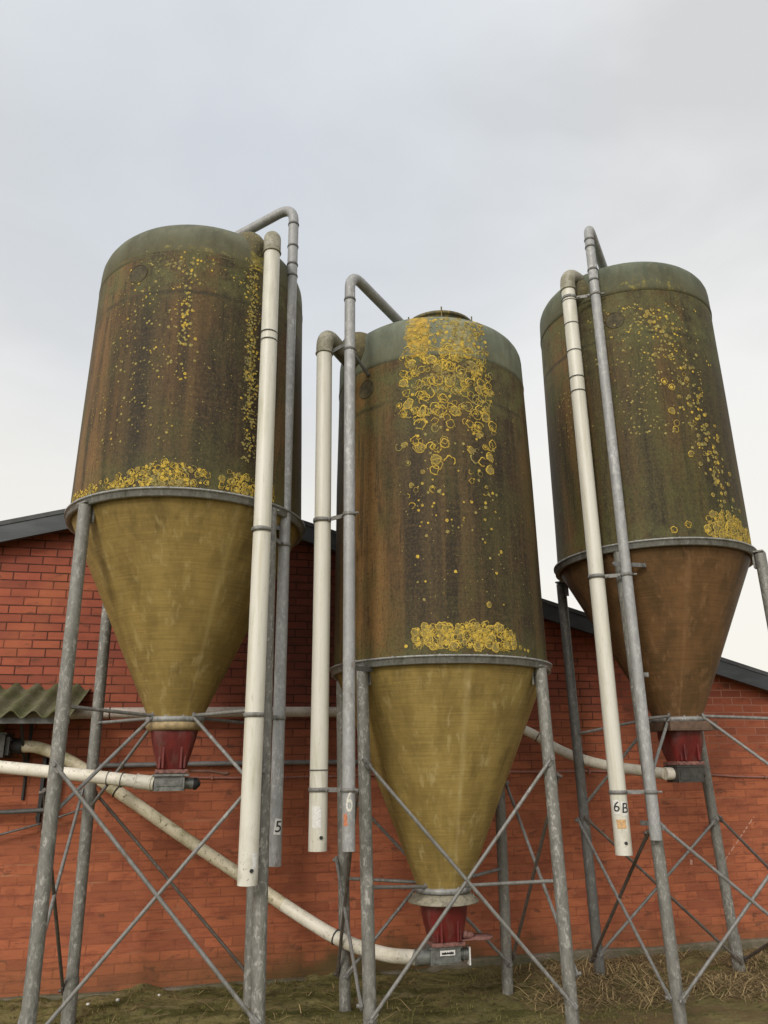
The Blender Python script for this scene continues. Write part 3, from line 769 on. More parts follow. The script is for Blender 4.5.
def silo(key, X, label, prof, dome, ring, hop, legs, nodes, mats, lich):
    """prof: tank (r,z); dome (r,z); ring=(r,z); hop=(r0,r1,z1,shiftx)"""
    root = empty('feed_silo', (X, 5.4, 0), label, 'silo', 'fibreglass feed silos against the barn')
    rr, rz = ring
    def r_at(z):
        allp = prof + dome
        for (r0, z0), (r1, z1) in zip(allp, allp[1:]):
            if z0 <= z <= z1 and z1 > z0: return r0+(r1-r0)*(z-z0)/(z1-z0)
        return prof[0][0] if z < prof[0][1] else dome[-1][0]
    face = math.radians(FACE[key])
    # tank
    b = MB()
    fine = []
    for (r0, z0), (r1, z1) in zip(prof, prof[1:]):
        k = max(1, int((z1-z0)/.12))
        for i in range(k): fine.append((r0+(r1-r0)*i/k, z0+(z1-z0)*i/k))
    fine.append(prof[-1])
    b.lathe(fine, 96, wob=.0035, seed=X)
    rn = random.Random(int(X*100)+50)
    for spec in lich(rn):
        d, z, rad, ymi, hollow, er = spec
        thallus(b, X, r_at, face+math.radians(d), z, rad, rn, ymi, 3, hollow, er)
    b.build('tank', [mats['tank'], M['li_y'], M['li_p'], M['li_c']], root)
    # dome
    b = MB(); b.lathe(dome, 96); b.build('dome', mats['dome'], root)
    # flange ring under the tank: two plates with an upstand
    b = MB()
    b.lathe([(rr-.05, rz+.022), (rr, rz+.022), (rr, rz+.011), (rr-.012, rz+.011), (rr-.012, rz-.028), (rr-.03, rz-.032), (rr-.05, rz-.02)], 96, close=True)
    for k in range(16):
        a = 2*PI*k/16+.1; b.bolt(((rr-.014)*math.cos(a), (rr-.014)*math.sin(a), rz+.02), (0,0,1), .007, .008)
    b.build('flange', M['flange'], root)
    # hopper
    r0, r1, z1, shx = hop
    pr = [(r0 + (r1-r0)*((i/20)), rz-.02 + (z1-rz+.02)*i/20) for i in range(21)]
    b = MB(); b.lathe(pr, 96, shift=lambda z: (shx*(rz-z)/(rz-z1), 0), wob=.004, seed=X+3)
    b.build('hopper', mats['hopper'], root)
    # legs
    L = []
    for (tp, bs, m) in legs:
        tp = Vector(tp)-Vector((X, 5.4, 0)); bs = Vector(bs)-Vector((X, 5.4, 0)); L.append((tp, bs))
        b = MB()
        dn = (bs-tp).normalized()
        low = bs + dn*.12
        b.tube([tp, tp+dn*.5, tp+dn*1.2, low], .040, 18)
        sl0 = bs - dn*.28
        if m == 'sleeve': b.tube([sl0, low], .047, 18)
        # head plate bolted to the flange
        out = Vector((tp.x, tp.y, 0)).normalized(); sd2 = Vector((-out.y, out.x, 0))
        b.obox(tp + Vector((0,0,.012)) - out*.02, out*.05, sd2*.05, Vector((0,0,.006)))
        b.obox(tp + Vector((0,0,-.05)) - out*.046, out*.006, sd2*.03, Vector((0,0,.055)))
        b.build('leg', M['galv'] if m != 'dark' else M['galv_dull'], root)
    def at(i, z):
        tp, bs = L[i]; t = (z-tp.z)/(bs.z-tp.z); return tp+(bs-tp)*t
    for (i, zi, j, zj, m) in nodes:
        p, q = at(i, zi), at(j, zj)
        b = MB(); dr_ = (q-p).normalized(); off = Vector((0, 0, 0))
        # run past the legs on their outside, flattened bolted ends
        mid = (p+q)*.5; nrm = Vector((mid.x, mid.y, 0)).normalized()*(.05 if 'i' not in m else -.05)
        p, q = p+nrm, q+nrm
        b.tube([p-dr_*.02, p+dr_*.06, q-dr_*.06, q+dr_*.02], .0115, 10)
        for e_, s_ in ((p, 1), (q, -1)):
            b.bolt(e_+nrm.normalized()*.012, nrm, .012, .014); b.obox(e_+dr_*s_*.015, dr_*.035, nrm.normalized()*.006, dr_.cross(nrm.normalized())*.017)
        b.build('brace', M['rod'] if 'd' not in m else M['rod_dark'], root)
    return root, at, L, r_at

def stay(root, at, i, z, p, m='rod'):
    q = at(i, z); b = MB(); p = Vector(p)
    out = (q-p).normalized()
    b.tube([p, q - out*.03], .0115, 10); b.obox(q-out*.04, out*.03, Vector((-out.y, out.x, 0))*.018, Vector((0,0,.006))); b.bolt(p, (0,0,1), .012, .02)
    b.build('stay', M[m], root)

def outlet(root, hx, r1, z, mats, plate, red_h, box, key):
    """hopper collar, plate, red square-to-round boot, auger box"""
    b = MB(); b.lathe([(r1-.015, z+.02), (r1+.022, z+.02), (r1+.022, z-.012), (r1-.015, z-.012)], 48, (hx, 0), close=True)
    for k in range(10):
        a = 2*PI*k/10; b.bolt((hx+(r1+.01)*math.cos(a), (r1+.01)*math.sin(a), z+.018), (0,0,1), .007, .012)
    b.build('collar', M['flange'], root)
    b = MB()
    kind, pm, pr, ph_ = plate
    if kind == 'disc':
        b.lathe([(.02, z-.014), (pr, z-.014), (pr, z-.014-ph_*.55), (pr*.93, z-.014-ph_), (.02, z-.014-ph_)], 40, (hx, 0), close=True)
    elif kind == 'cone':
        b.lathe([(.02, z-.014), (pr*.72, z-.014), (pr, z-.006-ph_), (pr, z-.014-ph_), (.02, z-.014-ph_)], 40, (hx, 0), close=True)
        for k in range(12):
            a = 2*PI*k/12; b.bolt((hx+pr*.86*math.cos(a), pr*.86*math.sin(a), z-.02-ph_*.4), (math.cos(a), math.sin(a), .8), .008, .01)
    else:
        b.box(hx-pr, hx+pr, -pr, pr, z-.014-ph_, z-.014)
        b.box(hx-pr-.006, hx+pr+.006, -pr-.006, pr+.006, z-.016-ph_-.008, z-.016-ph_)
    b.build('plate', M[pm], root)
    zt = z-.016-ph_-(.008 if kind == 'square' else 0); zb = zt-red_h
    # boot: rounded square section shrinking downward, with a bolted skirt
    def sect(w, d, rnd, zz):
        out = []
        for k in range(32):
            a = 2*PI*k/32; c_, s_ = math.cos(a), math.sin(a)
            e_ = 2/rnd
            out.append((hx + w*math.copysign(abs(c_)**e_, c_), d*math.copysign(abs(s_)**e_, s_), zz))
        return out
    b = MB(); vv = []; lv = 10
    for i in range(lv+1):
        t = i/lv; k = t**1.2
        vv += sect(.150+(box[0]-.150)*k, .150+(.082-.150)*k, 2.6+4*t, zt+(zb-zt)*t)
    b.add(vv, [(i*32+k, i*32+(k+1) % 32, (i+1)*32+(k+1) % 32, (i+1)*32+k) for i in range(lv) for k in range(32)])
    for sx_ in (-1, 1):
        for q in (0, 1): b.obox((hx+sx_*.055*(1+q*.4), -.112+q*.02, zt-red_h*.55), (.006,0,0), (0,.012,0), (0,0,red_h*.42))
    b.build('boot', M['red'], root)
    b = MB(); b.box(hx-box[0]-.012, hx+box[0]+.012, -.095, .095, zb-.024, zb-.002)
    for k in range(5): b.bolt((hx-box[0]+box[0]*2*k/4, -.096, zb-.013), (0,-1,0), .007, .008)
    b.build('skirt', M['pinkplate'], root)
    return zb-.026

# --------------- lichen distributions
def L_mid(rn):
    out = []
    # long patch running down from the lid, thinning downwards
    for _ in range(470):
        z = 4.42 - 1.2*rn.random()**1.3
        t = (4.42-z)/1.2
        d = rn.uniform(-15, 36) + rn.gauss(0, 1.5)
        keep = 1.05 - .55*t + .5*mn.noise(Vector((d*.10, z*3.2, 2)))
        keep *= 1 - max(0, t-.15)*1.1*math.exp(-((d-9)/5)**2)
        if t > .5: keep *= .55
        if t > .85: keep *= .4
        if rn.random() > keep: continue
        rad = rn.choice((.012,.016,.020,.022,.026,.030,.034,.040)) * (1 if t < .8 else .75)
        out.append((d, z, rad, 1 if rn.random() < .86 else 2, rn.random() < .85, rn.random() < .5))
    for _ in range(200):
        z = rn.uniform(4.38, 4.72); d = rn.uniform(-14, 35)
        out.append((d, z, rn.uniform(.006, .020), 1 if rn.random() < .5 else 2, rn.random() < .6, rn.random() < .7))
    for _ in range(60): out.append((rn.uniform(-13, 35), rn.uniform(3.0, 4.0), rn.uniform(.006, .012), rn.choice((1,1,2)), False, False))
    for _ in range(26): out.append((rn.uniform(-10, 38), rn.uniform(2.55, 3.4), rn.uniform(.004, .013), rn.choice((1,2)), False, False))
    # cluster along the flange
    for _ in range(260):
        d = rn.uniform(-12, 40); u = rn.random()
        top = .15*(1-((d-12)/34)**4) 
        z = 2.285 + max(.02, top)*u
        out.append((d, z, rn.choice((.008,.011,.014,.018,.022,.026,.032)), 1, rn.random() < .65, rn.random() < .5))
    for d, z, r_ in ((26, 2.56, .02), (44, 2.30, .014), (47, 2.29, .01), (50, 2.285, .012), (-16, 2.30, .012)): out.append((d, z, r_, 1, False, False))
    # colourless thalli on the rest
    for _ in range(170): out.append((rn.uniform(-20, 60), rn.uniform(2.4, 4.2), rn.uniform(.002, .005), 2, False, False))
    return out
def L_left(rn):
    out = []
    for _ in range(620):
        d = rn.uniform(-72, 42); w_ = .055 + .10*math.exp(-((d+12)/20)**2) + (.06 if d > 15 else 0)
        if rn.random() > .22 + .7*math.exp(-((d+14)/21)**2) + (.35 if d > 15 else 0) - (.5 if 7 < d < 13 else 0): continue
        z = 3.232 + w_*rn.random()**1.2
        out.append((d, z, rn.choice((.007,.009,.012,.014,.017,.020,.023)), 1 if rn.random() < .85 else 2, rn.random() < .85, rn.random() < .5))
    for _ in range(420):   # run below the exhaust hood
        z = rn.uniform(3.45, 5.0); d = 25.5 + rn.gauss(0, 2.2) - (z-4.2)*1.0
        out.append((d, z, rn.uniform(.003, .010), rn.choice((1, 2, 2, 2)), rn.random() < .2, False))
    for _ in range(150):
        z = rn.uniform(3.9, 4.9); d = -9 + rn.gauss(0, 3.0)
        if z < 4.25 and rn.random() < .4: continue
        out.append((d, z, rn.uniform(.003, .013), rn.choice((1, 2, 2)), rn.random() < .2, False))
    for _ in range(150):
        z = rn.uniform(3.5, 4.75); d = -32 + rn.gauss(0, 12)
        out.append((d, z, rn.uniform(.0025, .010), 2 if rn.random() < .85 else 1, rn.random() < .2, False))
    for _ in range(260): out.append((rn.uniform(-60, 20), rn.uniform(3.4, 4.95), rn.uniform(.002, .005), 2, False, False))
    for _ in range(25): out.append((rn.uniform(-45, 24), rn.uniform(4.75, 4.97), rn.uniform(.004, .010), rn.choice((1, 2, 2)), rn.random() < .3, False))
    return out
def L_right(rn):
    out = []
    for _ in range(420):
        t = rn.random(); z = 5.0 - 1.75*t
        d = 22 + 33*t + rn.gauss(0, 9-4*t)
        if rn.random() > .55 + .8*mn.noise(Vector((d*.08, z*2, 5))): continue
        out.append((d, z, rn.uniform(.005, .018), 1 if rn.random() < .4 else 2, rn.random() < .3, rn.random() < .2))
    for _ in range(200):
        d = rn.uniform(33, 78); z = 3.12 + .17*rn.random()*(1.25-abs(d-48)/40)
        out.append((d, z, rn.choice((.010,.014,.018,.024,.028)), 1, rn.random() < .35, rn.random() < .3))
    for _ in range(200):
        d = 10 + rn.gauss(0, 22); z = rn.uniform(4.55, 5.05)
        out.append((d, z, rn.uniform(.003, .010), 2 if rn.random() < .8 else 1, rn.random() < .2, False))
    for _ in range(130): out.append((8+rn.gauss(0, 10), rn.uniform(3.9, 4.6), rn.uniform(.003, .009), 2, False, False))
    for _ in range(60): out.append((-42+rn.gauss(0, 7), rn.uniform(4.0, 4.5), rn.uniform(.003, .008), 2, False, False))
    for z, d in ((4.35, 20), (4.3, 24), (4.1, 22), (4.0, 24), (3.95, 23), (3.75, 30), (3.2, 22), (3.16, 14)): out.append((d, z, .026, 1, rn.random() < .4, False))
    return out

WARM = (.20,.105,.036)
tank_l = mat_tank('tank_fibreglass_left', 'l', 3.19, [(-15, 4.85, 45, .16, .28, 24), (25, 4.2, 5, .9, .42, 22), (-25, 4.35, 30, .5, .17, 20), (-15, 3.28, 24, .075, .44, 30)], WARM, (.028,.020,.010), (.074,.048,.019), (4.62,), (-80,-46), .24)
tank_m = mat_tank('tank_fibreglass_middle', 'm', 2.21, [(10, 4.20, 20, .30, .42, 22), (12, 2.34, 22, .075, .42, 30), (12, 3.75, 18, .3, .16, 22)], (.215,.112,.036), (.030,.020,.010), (.076,.050,.020), (4.03,), (-66,-28), .20)
tank_r = mat_tank('tank_fibreglass_right', 'r', 3.075, [(14, 4.85, 34, .26, .28, 24), (38, 4.0, 12, .8, .25, 22), (50, 3.2, 18, .12, .34, 24), (-42, 4.2, 10, .3, .2, 26)], (.15,.075,.026), (.032,.025,.011), (.074,.056,.018), (4.78,), (-62,-40), .30)
dome_l = mat_dome('dome_gelcoat_left', 'l', (.135,.14,.095), [(5, 4.97, 60, .10, .30, 22, (.26,.215,.07)), (28, 5.05, 8, .3, .5, 18, (.32,.26,.06))], 4.90, .85)
dome_m = mat_dome('dome_gelcoat_middle', 'm', (.175,.195,.145), [(-6, 4.55, 8, .5, .62, 14, (.50,.31,.03)), (17, 4.45, 17, .40, .50, 18, (.34,.28,.11)), (5, 4.42, 30, .06, .3, 24, (.4,.28,.05))], 4.36, .45)
dome_r = mat_dome('dome_gelcoat_right', 'r', (.115,.13,.09), [(18, 5.22, 45, .14, .30, 22, (.30,.25,.06))], 5.17, .7)
hop_l = mat_hopper('hopper_fibreglass_left', (.310,.216,.066), (.212,.146,.045), (.45,.36,.16), 3.17, 1.15)
hop_m = mat_hopper('hopper_fibreglass_middle', (.320,.228,.070), (.222,.155,.047), (.50,.41,.20), 2.19, 1.62)
hop_r = mat_hopper('hopper_fibreglass_right', (.175,.092,.038), (.105,.060,.025), (.28,.16,.08), 3.05, 1.75)

def dome_prof(r, z0, z1, lip=.007, flat=.09, sh=.17):
    """band + rounded shoulder + low crown; z1 = shoulder top"""
    R = r+lip
    p = [(r-.004, z0-.004), (R, z0), (R+.003, z0+.03), (R, z0+.05), (R-.004, z1-sh)]
    for i in range(1, 10):
        a = PI/2*i/9; p.append((R-.004-sh*1.25*(1-math.cos(a)), z1-sh+sh*math.sin(a)))
    r2 = p[-1][0]
    for t in (.8, .6, .4, .2, .03): p.append((r2*t, z1 + flat*(1-t**2)*.8))
    return p

# ================= LEFT SILO
X = -.176
sl_l, at, L, r_at = silo('l', X, 'tall mossy brown silo on the left with an olive hopper beside the 5 label pipe',
    [(.792, 3.20), (.785, 3.7), (.772, 4.5), (.766, 4.95)], dome_prof(.758, 4.90, 5.325, sh=.27), (.822, 3.189), (.775, .165, 1.875, 0),
    [([-.799,4.897,3.159], [-.777,4.822,0], 'g'), ([-.738,5.97,3.159], [-.736,6.055,0], 'sleeve'), ([.352,4.798,3.159], [.374,4.708,0], 'g'), ([.384,5.973,3.159], [.416,6.058,0], 'g')],
    [(0,1.61,2,.31,''), (2,1.56,0,.24,''), (0,1.46,1,.21,'d'), (1,1.43,0,.30,''), (1,1.45,3,.21,'d')],
    dict(tank=tank_l, dome=dome_l, hopper=hop_l), L_left)
zz = outlet(sl_l, 0, .165, 1.875, None, ('disc', 'wood_plate', .185, .05), .235, (.088,), 'l')
for i, zl, zl2 in ((0, 1.93, 1.34), (1, 1.89, 1.31), (2, 1.91, 1.42), (3, 1.88, None)):
    q = at(i, zl); dd = Vector((q.x, q.y, 0)).normalized()
    stay(sl_l, at, i, zl, (dd.x*.18, dd.y*.18, 1.90))
    if zl2: stay(sl_l, at, i, zl2, (dd.x*.19, dd.y*.19, 1.885), 'rod')
b = MB(); b.box(-.10, .085, -.075, .075, zz-.105, zz); b.box(-.112, .112, -.095, .095, zz-.016, zz-.004); b.box(-.085, .07, -.082, -.0755, zz-.075, zz-.03)
for x in (-.08, .07): b.bolt((x, -.077, zz-.09), (0,-1,0), .009)
b.tube([(.085, 0, zz-.06), (.14, 0, zz-.065)], .036, 16); b.build('auger_box', M['housing'], sl_l)
b = MB(); b.tube([(.14, 0, zz-.065), (.16, 0, zz-.066), (.185, 0, zz-.068)], .038, 14, radii=[.038, .038, .010]); b.build('end_cap', M['black'], sl_l)
b = MB(); b.tube([(.11, -.03, zz+.012), (.24, -.05, zz+.01), (.33, -.05, zz-.005)], .010, 8); b.ellipsoid((.34, -.05, zz-.005), .03, .02, .014, 10, 8); b.build('slide_lever', M['rust'], sl_l)
ZL_AUG = zz-.06

# ================= MIDDLE SILO
X = 1.646
sl_m, atm, Lm, rm_at = silo('m', X, 'middle silo standing lowest with thick yellow lichen below its lid', 
    [(.762, 2.225), (.760, 2.6), (.752, 3.6), (.738, 4.40)], dome_prof(.732, 4.36, 4.77), (.795, 2.213), (.745, .165, .80, -.03),
    [([.993,4.993,2.183], [1.029,4.951,0], 'g'), ([.999,5.818,2.183], [1.044,5.861,0], 'g'), ([2.173,4.839,2.183], [2.19,4.781,0], 'g'), ([2.247,5.882,2.183], [2.232,5.931,0], 'g')],
    [(0,1.61,2,.25,''), (2,1.61,0,.22,''), (0,1.42,1,.24,'d'), (1,.95,0,.28,''), (3,1.46,1,.24,'i'), (1,1.42,3,.22,'i'), (2,1.5,3,.25,'d'), (3,1.44,2,.40,'')],
    dict(tank=tank_m, dome=dome_m, hopper=hop_m), L_mid)
hx = -.03
zm = outlet(sl_m, hx, .165, .80, None, ('cone', 'cap_plate', .235, .06), .225, (.098,), 'm')
for i, zl in ((0, .89), (1, .83), (2, .90), (3, .84)):
    q = atm(i, zl); dd = Vector((q.x-hx, q.y, 0)).normalized()
    stay(sl_m, atm, i, zl, (hx+dd.x*.18, dd.y*.18, .83))
b = MB(); b.box(hx-.115, hx+.085, -.068, .068, zm-.105, zm); b.box(hx-.125, hx+.095, -.075, .075, zm-.014, zm-.003); b.box(hx-.105, hx+.075, -.074, -.0685, zm-.095, zm-.062)
b.tube([(hx+.085, 0, zm-.062), (hx+.15, 0, zm-.065)], .036, 16); b.ring((hx+.12, 0, zm-.064), (1,0,0), .038, .006)
b.tube([(hx-.115, 0, zm-.065), (hx-.20, 0, zm-.066)], .050, 16); b.build('auger_box', M['housing'], sl_m)
b = MB(); b.box(hx-.055, hx+.045, -.0775, -.0755, zm-.052, zm-.022); lab = b.build('label_plate', M['label'], sl_m)
b = MB(); rn = random.Random(2); nn = 24; vv = []
for k in range(nn+1):
    x = hx-.045+.08*k/nn; vv += [(x, -.0785, zm-.043-rn.uniform(0,.004)), (x, -.0785, zm-.032+rn.uniform(-.004,.003))]
b.add(vv, [(2*k, 2*k+2, 2*k+3, 2*k+1) for k in range(nn)], 0, False)
b.build('faint_print', M['ink'], lab)
b = MB(); b.box(hx+.153, hx+.163, -.035, .035, zm-.125, zm-.02); b.build('end_lever', M['label'], sl_m)
b = MB(); b.lathe([(.001, zm+.026), (.085, zm+.026), (.085, zm+.040), (.001, zm+.042)], 20, (hx+.235, -.02)); b.box(hx+.09, hx+.27, -.085, .03, zm+.028, zm+.034)
b.ellipsoid((hx+.14, -.04, zm+.05), .05, .03, .022, 12, 8); b.ellipsoid((hx+.12, -.06, zm+.06), .02, .02, .025, 10, 8)
b.build('slide_plate', M['pinkplate'], sl_m)
# lid on top
b = MB(); zt = 4.845
b.lathe([(.26, zt-.05), (.26, zt+.03), (.275, zt+.03), (.275, zt+.052), (.24, zt+.075), (.02, zt+.085)], 48, (.02, -.22))
for k in range(6):
    a = 2*PI*k/6+.3; b.tube([(.02+.285*math.cos(a), -.22+.285*math.sin(a), zt-.03), (.02+.285*math.cos(a), -.22+.285*math.sin(a), zt+.075)], .006, 6)
b.build('lid', mat_dome('lid_mossy', 'm', (.13,.115,.07), [(0, 4.8, 60, .3, .35, 16, (.33,.25,.06))]), sl_m)

# ================= RIGHT SILO
X = 3.457
sl_r, atr, Lr, rr_at = silo('r', X, 'right hand silo with a rust brown hopper and the 6 B pipe', 
    [(.742, 3.085), (.738, 3.6), (.732, 4.4), (.724, 5.20)], dome_prof(.720, 5.17, 5.53), (.776, 3.075), (.725, .165, 1.875, .06),
    [([2.905,4.945,3.045], [2.955,4.906,0], 'g'), ([2.952,6.02,3.045], [3.047,6.109,0], 'dark'), ([3.978,4.793,3.045], [3.964,4.706,0], 'g'), ([3.988,5.936,3.045], [4.178,6.013,0], 'sleeve')],
    [(0,1.20,2,.30,''), (2,1.25,0,.20,''), (1,1.14,0,.20,''), (0,1.14,1,.15,'d'), (1,1.16,3,.10,'id'), (3,1.13,1,.2,'i'), (3,1.14,2,.5,'d'), (2,.7,3,.10,'d')],
    dict(tank=tank_r, dome=dome_r, hopper=hop_r), L_right)
hx = .06
zr = outlet(sl_r, hx, .165, 1.875, None, ('square', 'wood_dark', .195, .055), .215, (.10,), 'r')
for i, zl, zl2 in ((1, 1.80, 1.24), (2, 1.85, 1.39), (0, 1.86, 1.45), (3, 1.86, None)):
    q = atr(i, zl); dd = Vector((q.x-hx, q.y, 0)).normalized()
    stay(sl_r, atr, i, zl, (hx+dd.x*.19, dd.y*.19, 1.90))
    if zl2: stay(sl_r, atr, i, zl2, (hx+dd.x*.2, dd.y*.2, 1.885), 'rod')
b = MB(); b.box(hx-.105, hx+.10, -.08, .08, zr-.12, zr); b.box(hx-.115, hx+.11, -.088, .088, zr-.014, zr-.003); b.box(hx-.09, hx+.0, -.086, -.0805, zr-.105, zr-.03)
b.tube([(hx+.10, 0, zr-.06), (hx+.15, 0, zr-.06)], .036, 16); b.build('auger_box', M['housing_dark'], sl_r)
b = MB(); b.tube([(hx-.10, 0, zr-.06), (hx-.165, 0, zr-.06)], .045, 16); b.build('coupling', M['tube_white'], sl_r)

# ------------------------------------------------------------------ pipes of each silo
def pipes(root, X, wx, wy, wz0, wz1, gx_, gy_, gz0, gz1, gend, elbow_to, clamps, joints, bulge, gjoints, hole=.35):
    W, G = Vector((wx-X, wy-5.4, 0)), Vector((gx_-X, gy_-5.4, 0))
    Z = lambda v, z: Vector((v.x, v.y, z))
    b = MB(); b.tube([Z(W, wz0), Z(W, wz0*.8+wz1*.2)+Vector((.003,.004,0)), Z(W, (wz0+wz1)*.5)+Vector((.006,.008,0)), Z(W, wz0*.2+wz1*.8)+Vector((.003,.004,0)), Z(W, wz1-.10)], .055, 24, cap=False)
    b.tube([Z(W, wz0), Z(W, wz0+.25)], .051, 24, cap=False)
    b.disc(.0505, wz0+.22, 20, (W.x, W.y), False)
    for zz_ in (): pass
    wp = b.build('exhaust_pipe', M['pvc'], root)
    for zj in joints:
        b = MB(); b.ring(Z(W, zj), (0,0,1), .0556, .0028, 24, 6, 0, 1.4); b.build('joint', M['galv_dull'], wp)
    f_ = math.atan2(-wy, -wx)
    for da in (hole,):
        b = MB(); b.bolt((W.x+.054*math.cos(f_+da), W.y+.054*math.sin(f_+da), wz0+.075), (math.cos(f_+da), math.sin(f_+da), 0), .011, .008)
        b.build('bolt', M['dark'], wp)
    # elbow
    E = Vector(elbow_to); dirh = (Vector((E.x, E.y, 0))-W).normalized()
    pts = arc(Z(W, wz1-.12), Z(W, wz1+.02), Z(W, wz1+.02)+dirh*.13, 8)
    b = MB(); b.tube([Z(W, wz1-.15)]+pts+[Z(W, wz1+.02)+dirh*.44], .060, 24)
    b.ring(Z(W, wz1-.15), (0,0,1), .058, .007, 24); b.build('elbow', M['elbow'], root)
    # hood moulded into the tank shoulder
    b = MB(); c, rx, rz_ = bulge
    ang = math.atan2(c[1], c[0])
    b.ellipsoid(c, rx*1.2, rx, rz_, 28, 16, 0, Matrix.Rotation(ang, 3, 'Z')); b.build('inlet_hood', M['hood'], root)
    # galvanised fill pipe
    ge = Vector(gend); top = Z(G, gz1)
    hdir = (ge-top).normalized()
    pts = [Z(G, gz0), Z(G, (gz0+gz1)/2), Z(G, gz1-.16)] + arc(Z(G, gz1-.15), Z(G, gz1+.01), top+hdir*.17, 10)[1:] + [ge]
    b = MB(); b.tube(pts, .038, 20, cap=False)
    b.tube([Z(G, gz0), Z(G, gz0+.2)], .034, 20, cap=False); b.disc(.0335, gz0+.18, 20, (G.x, G.y), False)
    gp = b.build('fill_pipe', M['galv_pipe'], root)
    for zj in gjoints:
        b = MB(); b.ring(Z(G, zj), (0,0,1), .0386, .0045, 20, 6, 0, 2.4); b.build('joint', M['galv_dull'], gp)
    for zc in clamps:
        b = MB(); b.ring(Z(W, zc), (0,0,1), .0575, .0035, 24, 6, 0, 4); b.ring(Z(G, zc), (0,0,1), .0405, .0035, 20, 6, 0, 4)
        d = (G-W).normalized(); s = Vector((-d.y, d.x, 0))
        p, q = Z(W, zc)+d*.06, Z(G, zc)-d*.04
        b.obox((p+q)*.5, d*((q-p).length*.5), s*.004, Vector((0,0,.013)))
        b.bolt(p+d*.015-s*.004, -s, .009, .012); b.bolt(q-d*.015-s*.004, -s, .009, .012); b.bolt(Z(G, zc)+d*.05, d, .008, .02)
        b.build('clamp', M['rod'], root)
    return wp, gp, W, G
def mat_hood():
    N = NT('hood_mossy'); o = N.obj(); a = N.noise(N.map(o, (1,1,.5)), 10, 5, .65); b_ = N.noise(o, 45, 4, .7)
    c = N.mix(N.sm(a, .38, .64), (.12,.10,.048), (.075,.065,.035))
    c = N.mix(N.sm(b_, .54, .68), c, (.27,.22,.08))
    return N.out(c, .85, 0, N.bump(b_, .4, .008))
M['hood'] = mat_hood()

wpL, gpL, WL, GL = pipes(sl_l, -.176, .285, 4.62, .979, 5.15, .46, 4.95, 1.029, 5.70, (-.02, -.05, 5.45), (.52, .6, 5.15), (2.976, 1.867), (4.30, 4.36), ((.30, -.53, 5.12), .14, .19), (5.52, 5.32, 5.16, 5.06))
wpM, gpM, WM, GM = pipes(sl_m, 1.646, .697, 4.85, 1.112, 4.53, .850, 4.68, 1.122, 4.97, (-.14, -.10, 4.86), (-.399, .27, 4.53), (3.13, 1.449), (1.56,), ((-.63, -.26, 4.585), .135, .165), (4.735, 4.333))
wpR, gpR, WR, GR = pipes(sl_r, 3.457, 2.71, 4.95, 1.011, 5.40, 2.893, 4.85, 1.103, 5.86, (-.05, .02, 5.62), (0, 0, 5.4), (5.17, 2.853, 1.394), (5.14, 4.928, 4.683, 4.452, 4.33), ((-.56, -.33, 5.30), .12, .14), (5.69, 5.62, 5.40, 5.30))
def brk(root, p, q):
    b = MB(); p, q = Vector(p), Vector(q); d = (q-p).normalized(); s = d.cross(Vector((0,0,1))).normalized()
    b.obox((p+q)*.5, d*((q-p).length*.5), s*.004, Vector((0,0,.015))); b.bolt(p+s*.004, s, .01); b.bolt(q-d*.02+s*.004, s, .01)
    b.build('bracket', M['galv_dull'], root)
brk(sl_l, (GL.x-.02, GL.y, 5.08), (.46, -.55, 5.08)); brk(sl_l, (GL.x, GL.y, 3.083), (.52, -.50, 3.10))
brk(sl_m, (GM.x+.03, GM.y, 4.31), (-.60, -.42, 4.31)); brk(sl_m, (GM.x+.03, GM.y, 4.42), (WM.x+.05, WM.y, 4.40)); brk(sl_m, (GM.x+.03, GM.y, 2.15), (-.60, -.45, 2.17))
brk(sl_r, (GR.x-.10, GR.y, 2.93), (GR.x+.16, GR.y, 2.93)); brk(sl_r, (GR.x+.03, GR.y, 2.15), (GR.x+.07, GR.y-.02, 2.15)); brk(sl_r, (GR.x+.03, GR.y, 5.17), (-.5, -.48, 5.17)); brk(sl_r, (GR.x, GR.y, 1.2), (-.60, -.44, 1.2))
# round sight ports
for root, a, z, ra in ((sl_l, 236, 4.80, r_at), (sl_m, 214, 4.20, rm_at), (sl_r, 233, 4.93, rr_at)):
    a = math.radians(a); R = ra(min(z, 4.1 if root is sl_m else z)); dv = Vector((math.cos(a), math.sin(a), 0)); b = MB()
    c = dv*(R-.004) + Vector((0, 0, z))
    b.ring(c+dv*.003, dv, .070, .005, 28, 8); b.tube([c, c+dv*.005], .070, 28)
    b.build('sight_port', mat_plain('sight_port_grime', (.080,.062,.026), .8, 0, .6, 22) if root is sl_l else bpy.data.materials['sight_port_grime'], root)

# numbers
fg = lambda x, y: math.atan2(-y, -x)
f_ = fg(.46, 4.95)
lp = patch(.038, GL.x, GL.y, f_+.32, 1.245, .042, .088, .0012, -.10).build('number_label', M['label'], gpL)
wrap_text('5', .088, GL.x, GL.y, .038, f_+.33, 1.243, .0028, .1, .0005).build('digit', M['ink'], lp)
f_ = fg(.85, 4.68)
wrap_text('6', .17, GM.x, GM.y, .038, f_+.05, 1.385, .0018, .10, 0, .52).build('digit', M['paint_white'], gpM)
patch(.038, GM.x, GM.y, f_-.55, 1.29, .026, .062, .0012, .1, .006, 3).build('paint_smudge', M['smudge'], gpM)
f_ = fg(2.71, 4.95)
for ch, da, s in (('6', -.36, 0), ('B', .62, 0)):
    lp = patch(.055, WR.x, WR.y, f_+da, 1.295+(.008 if ch == '6' else 0), .042, .088, .0012, .06).build('number_label', M['label'], wpR)
    wrap_text(ch, .088, WR.x, WR.y, .055, f_+da, 1.295+(.008 if ch == '6' else 0), .0028, .1, .0005).build('digit', M['ink'], lp)
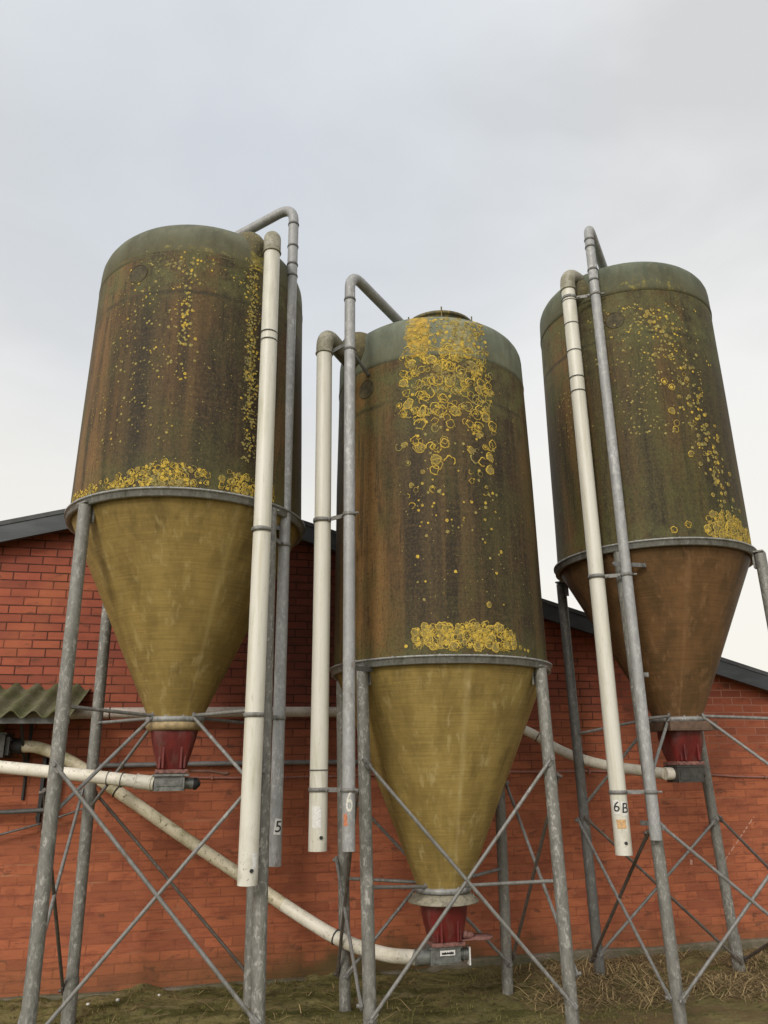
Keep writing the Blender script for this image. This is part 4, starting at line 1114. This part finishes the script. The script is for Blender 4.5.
patch(.055, WR.x, WR.y, f_+.05, 1.20, .06, .055, .0012, .05, .002, 6).build('sticker', M['sticker'], wpR)
f_ = fg(.697, 4.85)
patch(.055, WM.x, WM.y, f_-.15, 1.30, .055, .12, .0012, 0, .003, 9).build('label_residue', M['label'], wpM)
f_ = fg(.285, 4.62)
patch(.055, WL.x, WL.y, f_+.65, 1.10, .03, .08, .0012, 0, .005, 4).build('label_residue', M['label'], wpL)

# ------------------------------------------------------------------ auger tubes (things of their own)
a0 = Vector((-.176-.10, 5.4, ZL_AUG))
t = empty('auger_tube', (a0.x, a0.y, a0.z), 'short clean white auger tube leaving the left silo towards the frame edge', 'pipe', 'white auger tubes from the silos to the barn')
b = MB(); pts = spline([a0, (-.75, 5.52, 1.545), (-1.291, 5.8, 1.60), (-1.9, 6.15, 1.66)], 10); b.tube([p-a0 for p in pts], .040, 20); b.build('tube', M['tube_white'], t)
b = MB(); d = (pts[1]-pts[0]).normalized(); b.tube([Vector((0,0,0))-d*.001, d*.11], .0455, 20); b.ring(d*.115, d, .045, .005); b.ring(d*.02, d, .046, .006); b.build('sleeve', M['tube_white'], t)
for s_ in (.21, .30):
    b = MB(); b.ring(d*s_, d, .0445, .004); b.build('strap', M['galv_dull'], t)
a1 = Vector((1.616-.20, 5.4, zm-.066))
t = empty('auger_tube', tuple(a1), 'long mossy cream auger tube climbing left from the middle silo to the drive box', 'pipe', 'white auger tubes from the silos to the barn')
pts = spline([a1, (1.25, 5.55, .405), (1.016, 5.75, .455), (.744, 5.97, .587), (.328, 6.2, .835), (-.08, 6.32, 1.085), (-.495, 6.4, 1.354), (-.80, 6.46, 1.545), (-1.037, 6.49, 1.675), (-1.20, 6.5, 1.735), (-1.31, 6.5, 1.745)], 10)
b = MB(); b.tube([p-a1 for p in pts[:34]], .0445, 20); b.build('tube', M['tube_white'], t)
b = MB(); b.tube([p-a1 for p in pts[33:]], .0440, 20); b.build('tube', M['tube_dirty'], t)
for k in (22, 63):
    b = MB(); b.ring(pts[k]-a1, pts[k+1]-pts[k], .0465, .005); b.build('strap', M['dark'], t)
a2 = Vector((3.517-.165, 5.4, zr-.06))
t = empty('auger_tube', tuple(a2), 'white auger tube bending from the right silo to the wall behind the middle silo', 'pipe', 'white auger tubes from the silos to the barn')
pts = spline([a2, (3.126, 5.95, 1.565), (2.953, 6.28, 1.675), (2.751, 6.47, 1.835), (2.45, 6.53, 1.95), (1.9, 6.55, 1.995), (.862, 6.55, 2.003), (-.3, 6.55, 1.996), (-1.05, 6.55, 1.985), (-1.6, 6.55, 1.96)], 10)
b = MB(); b.tube([p-a2 for p in pts[:56]], .041, 20); b.build('tube', M['tube_white'], t)
b = MB(); b.tube([p-a2 for p in pts[55:]], .0415, 20); b.build('tube', M['tube_grey'], t)
for k in (24, 27, 56, 62, 75):
    b = MB(); b.ring(pts[k]-a2, pts[k+1]-pts[k], .043, .005); b.build('strap', M['rust'], t)
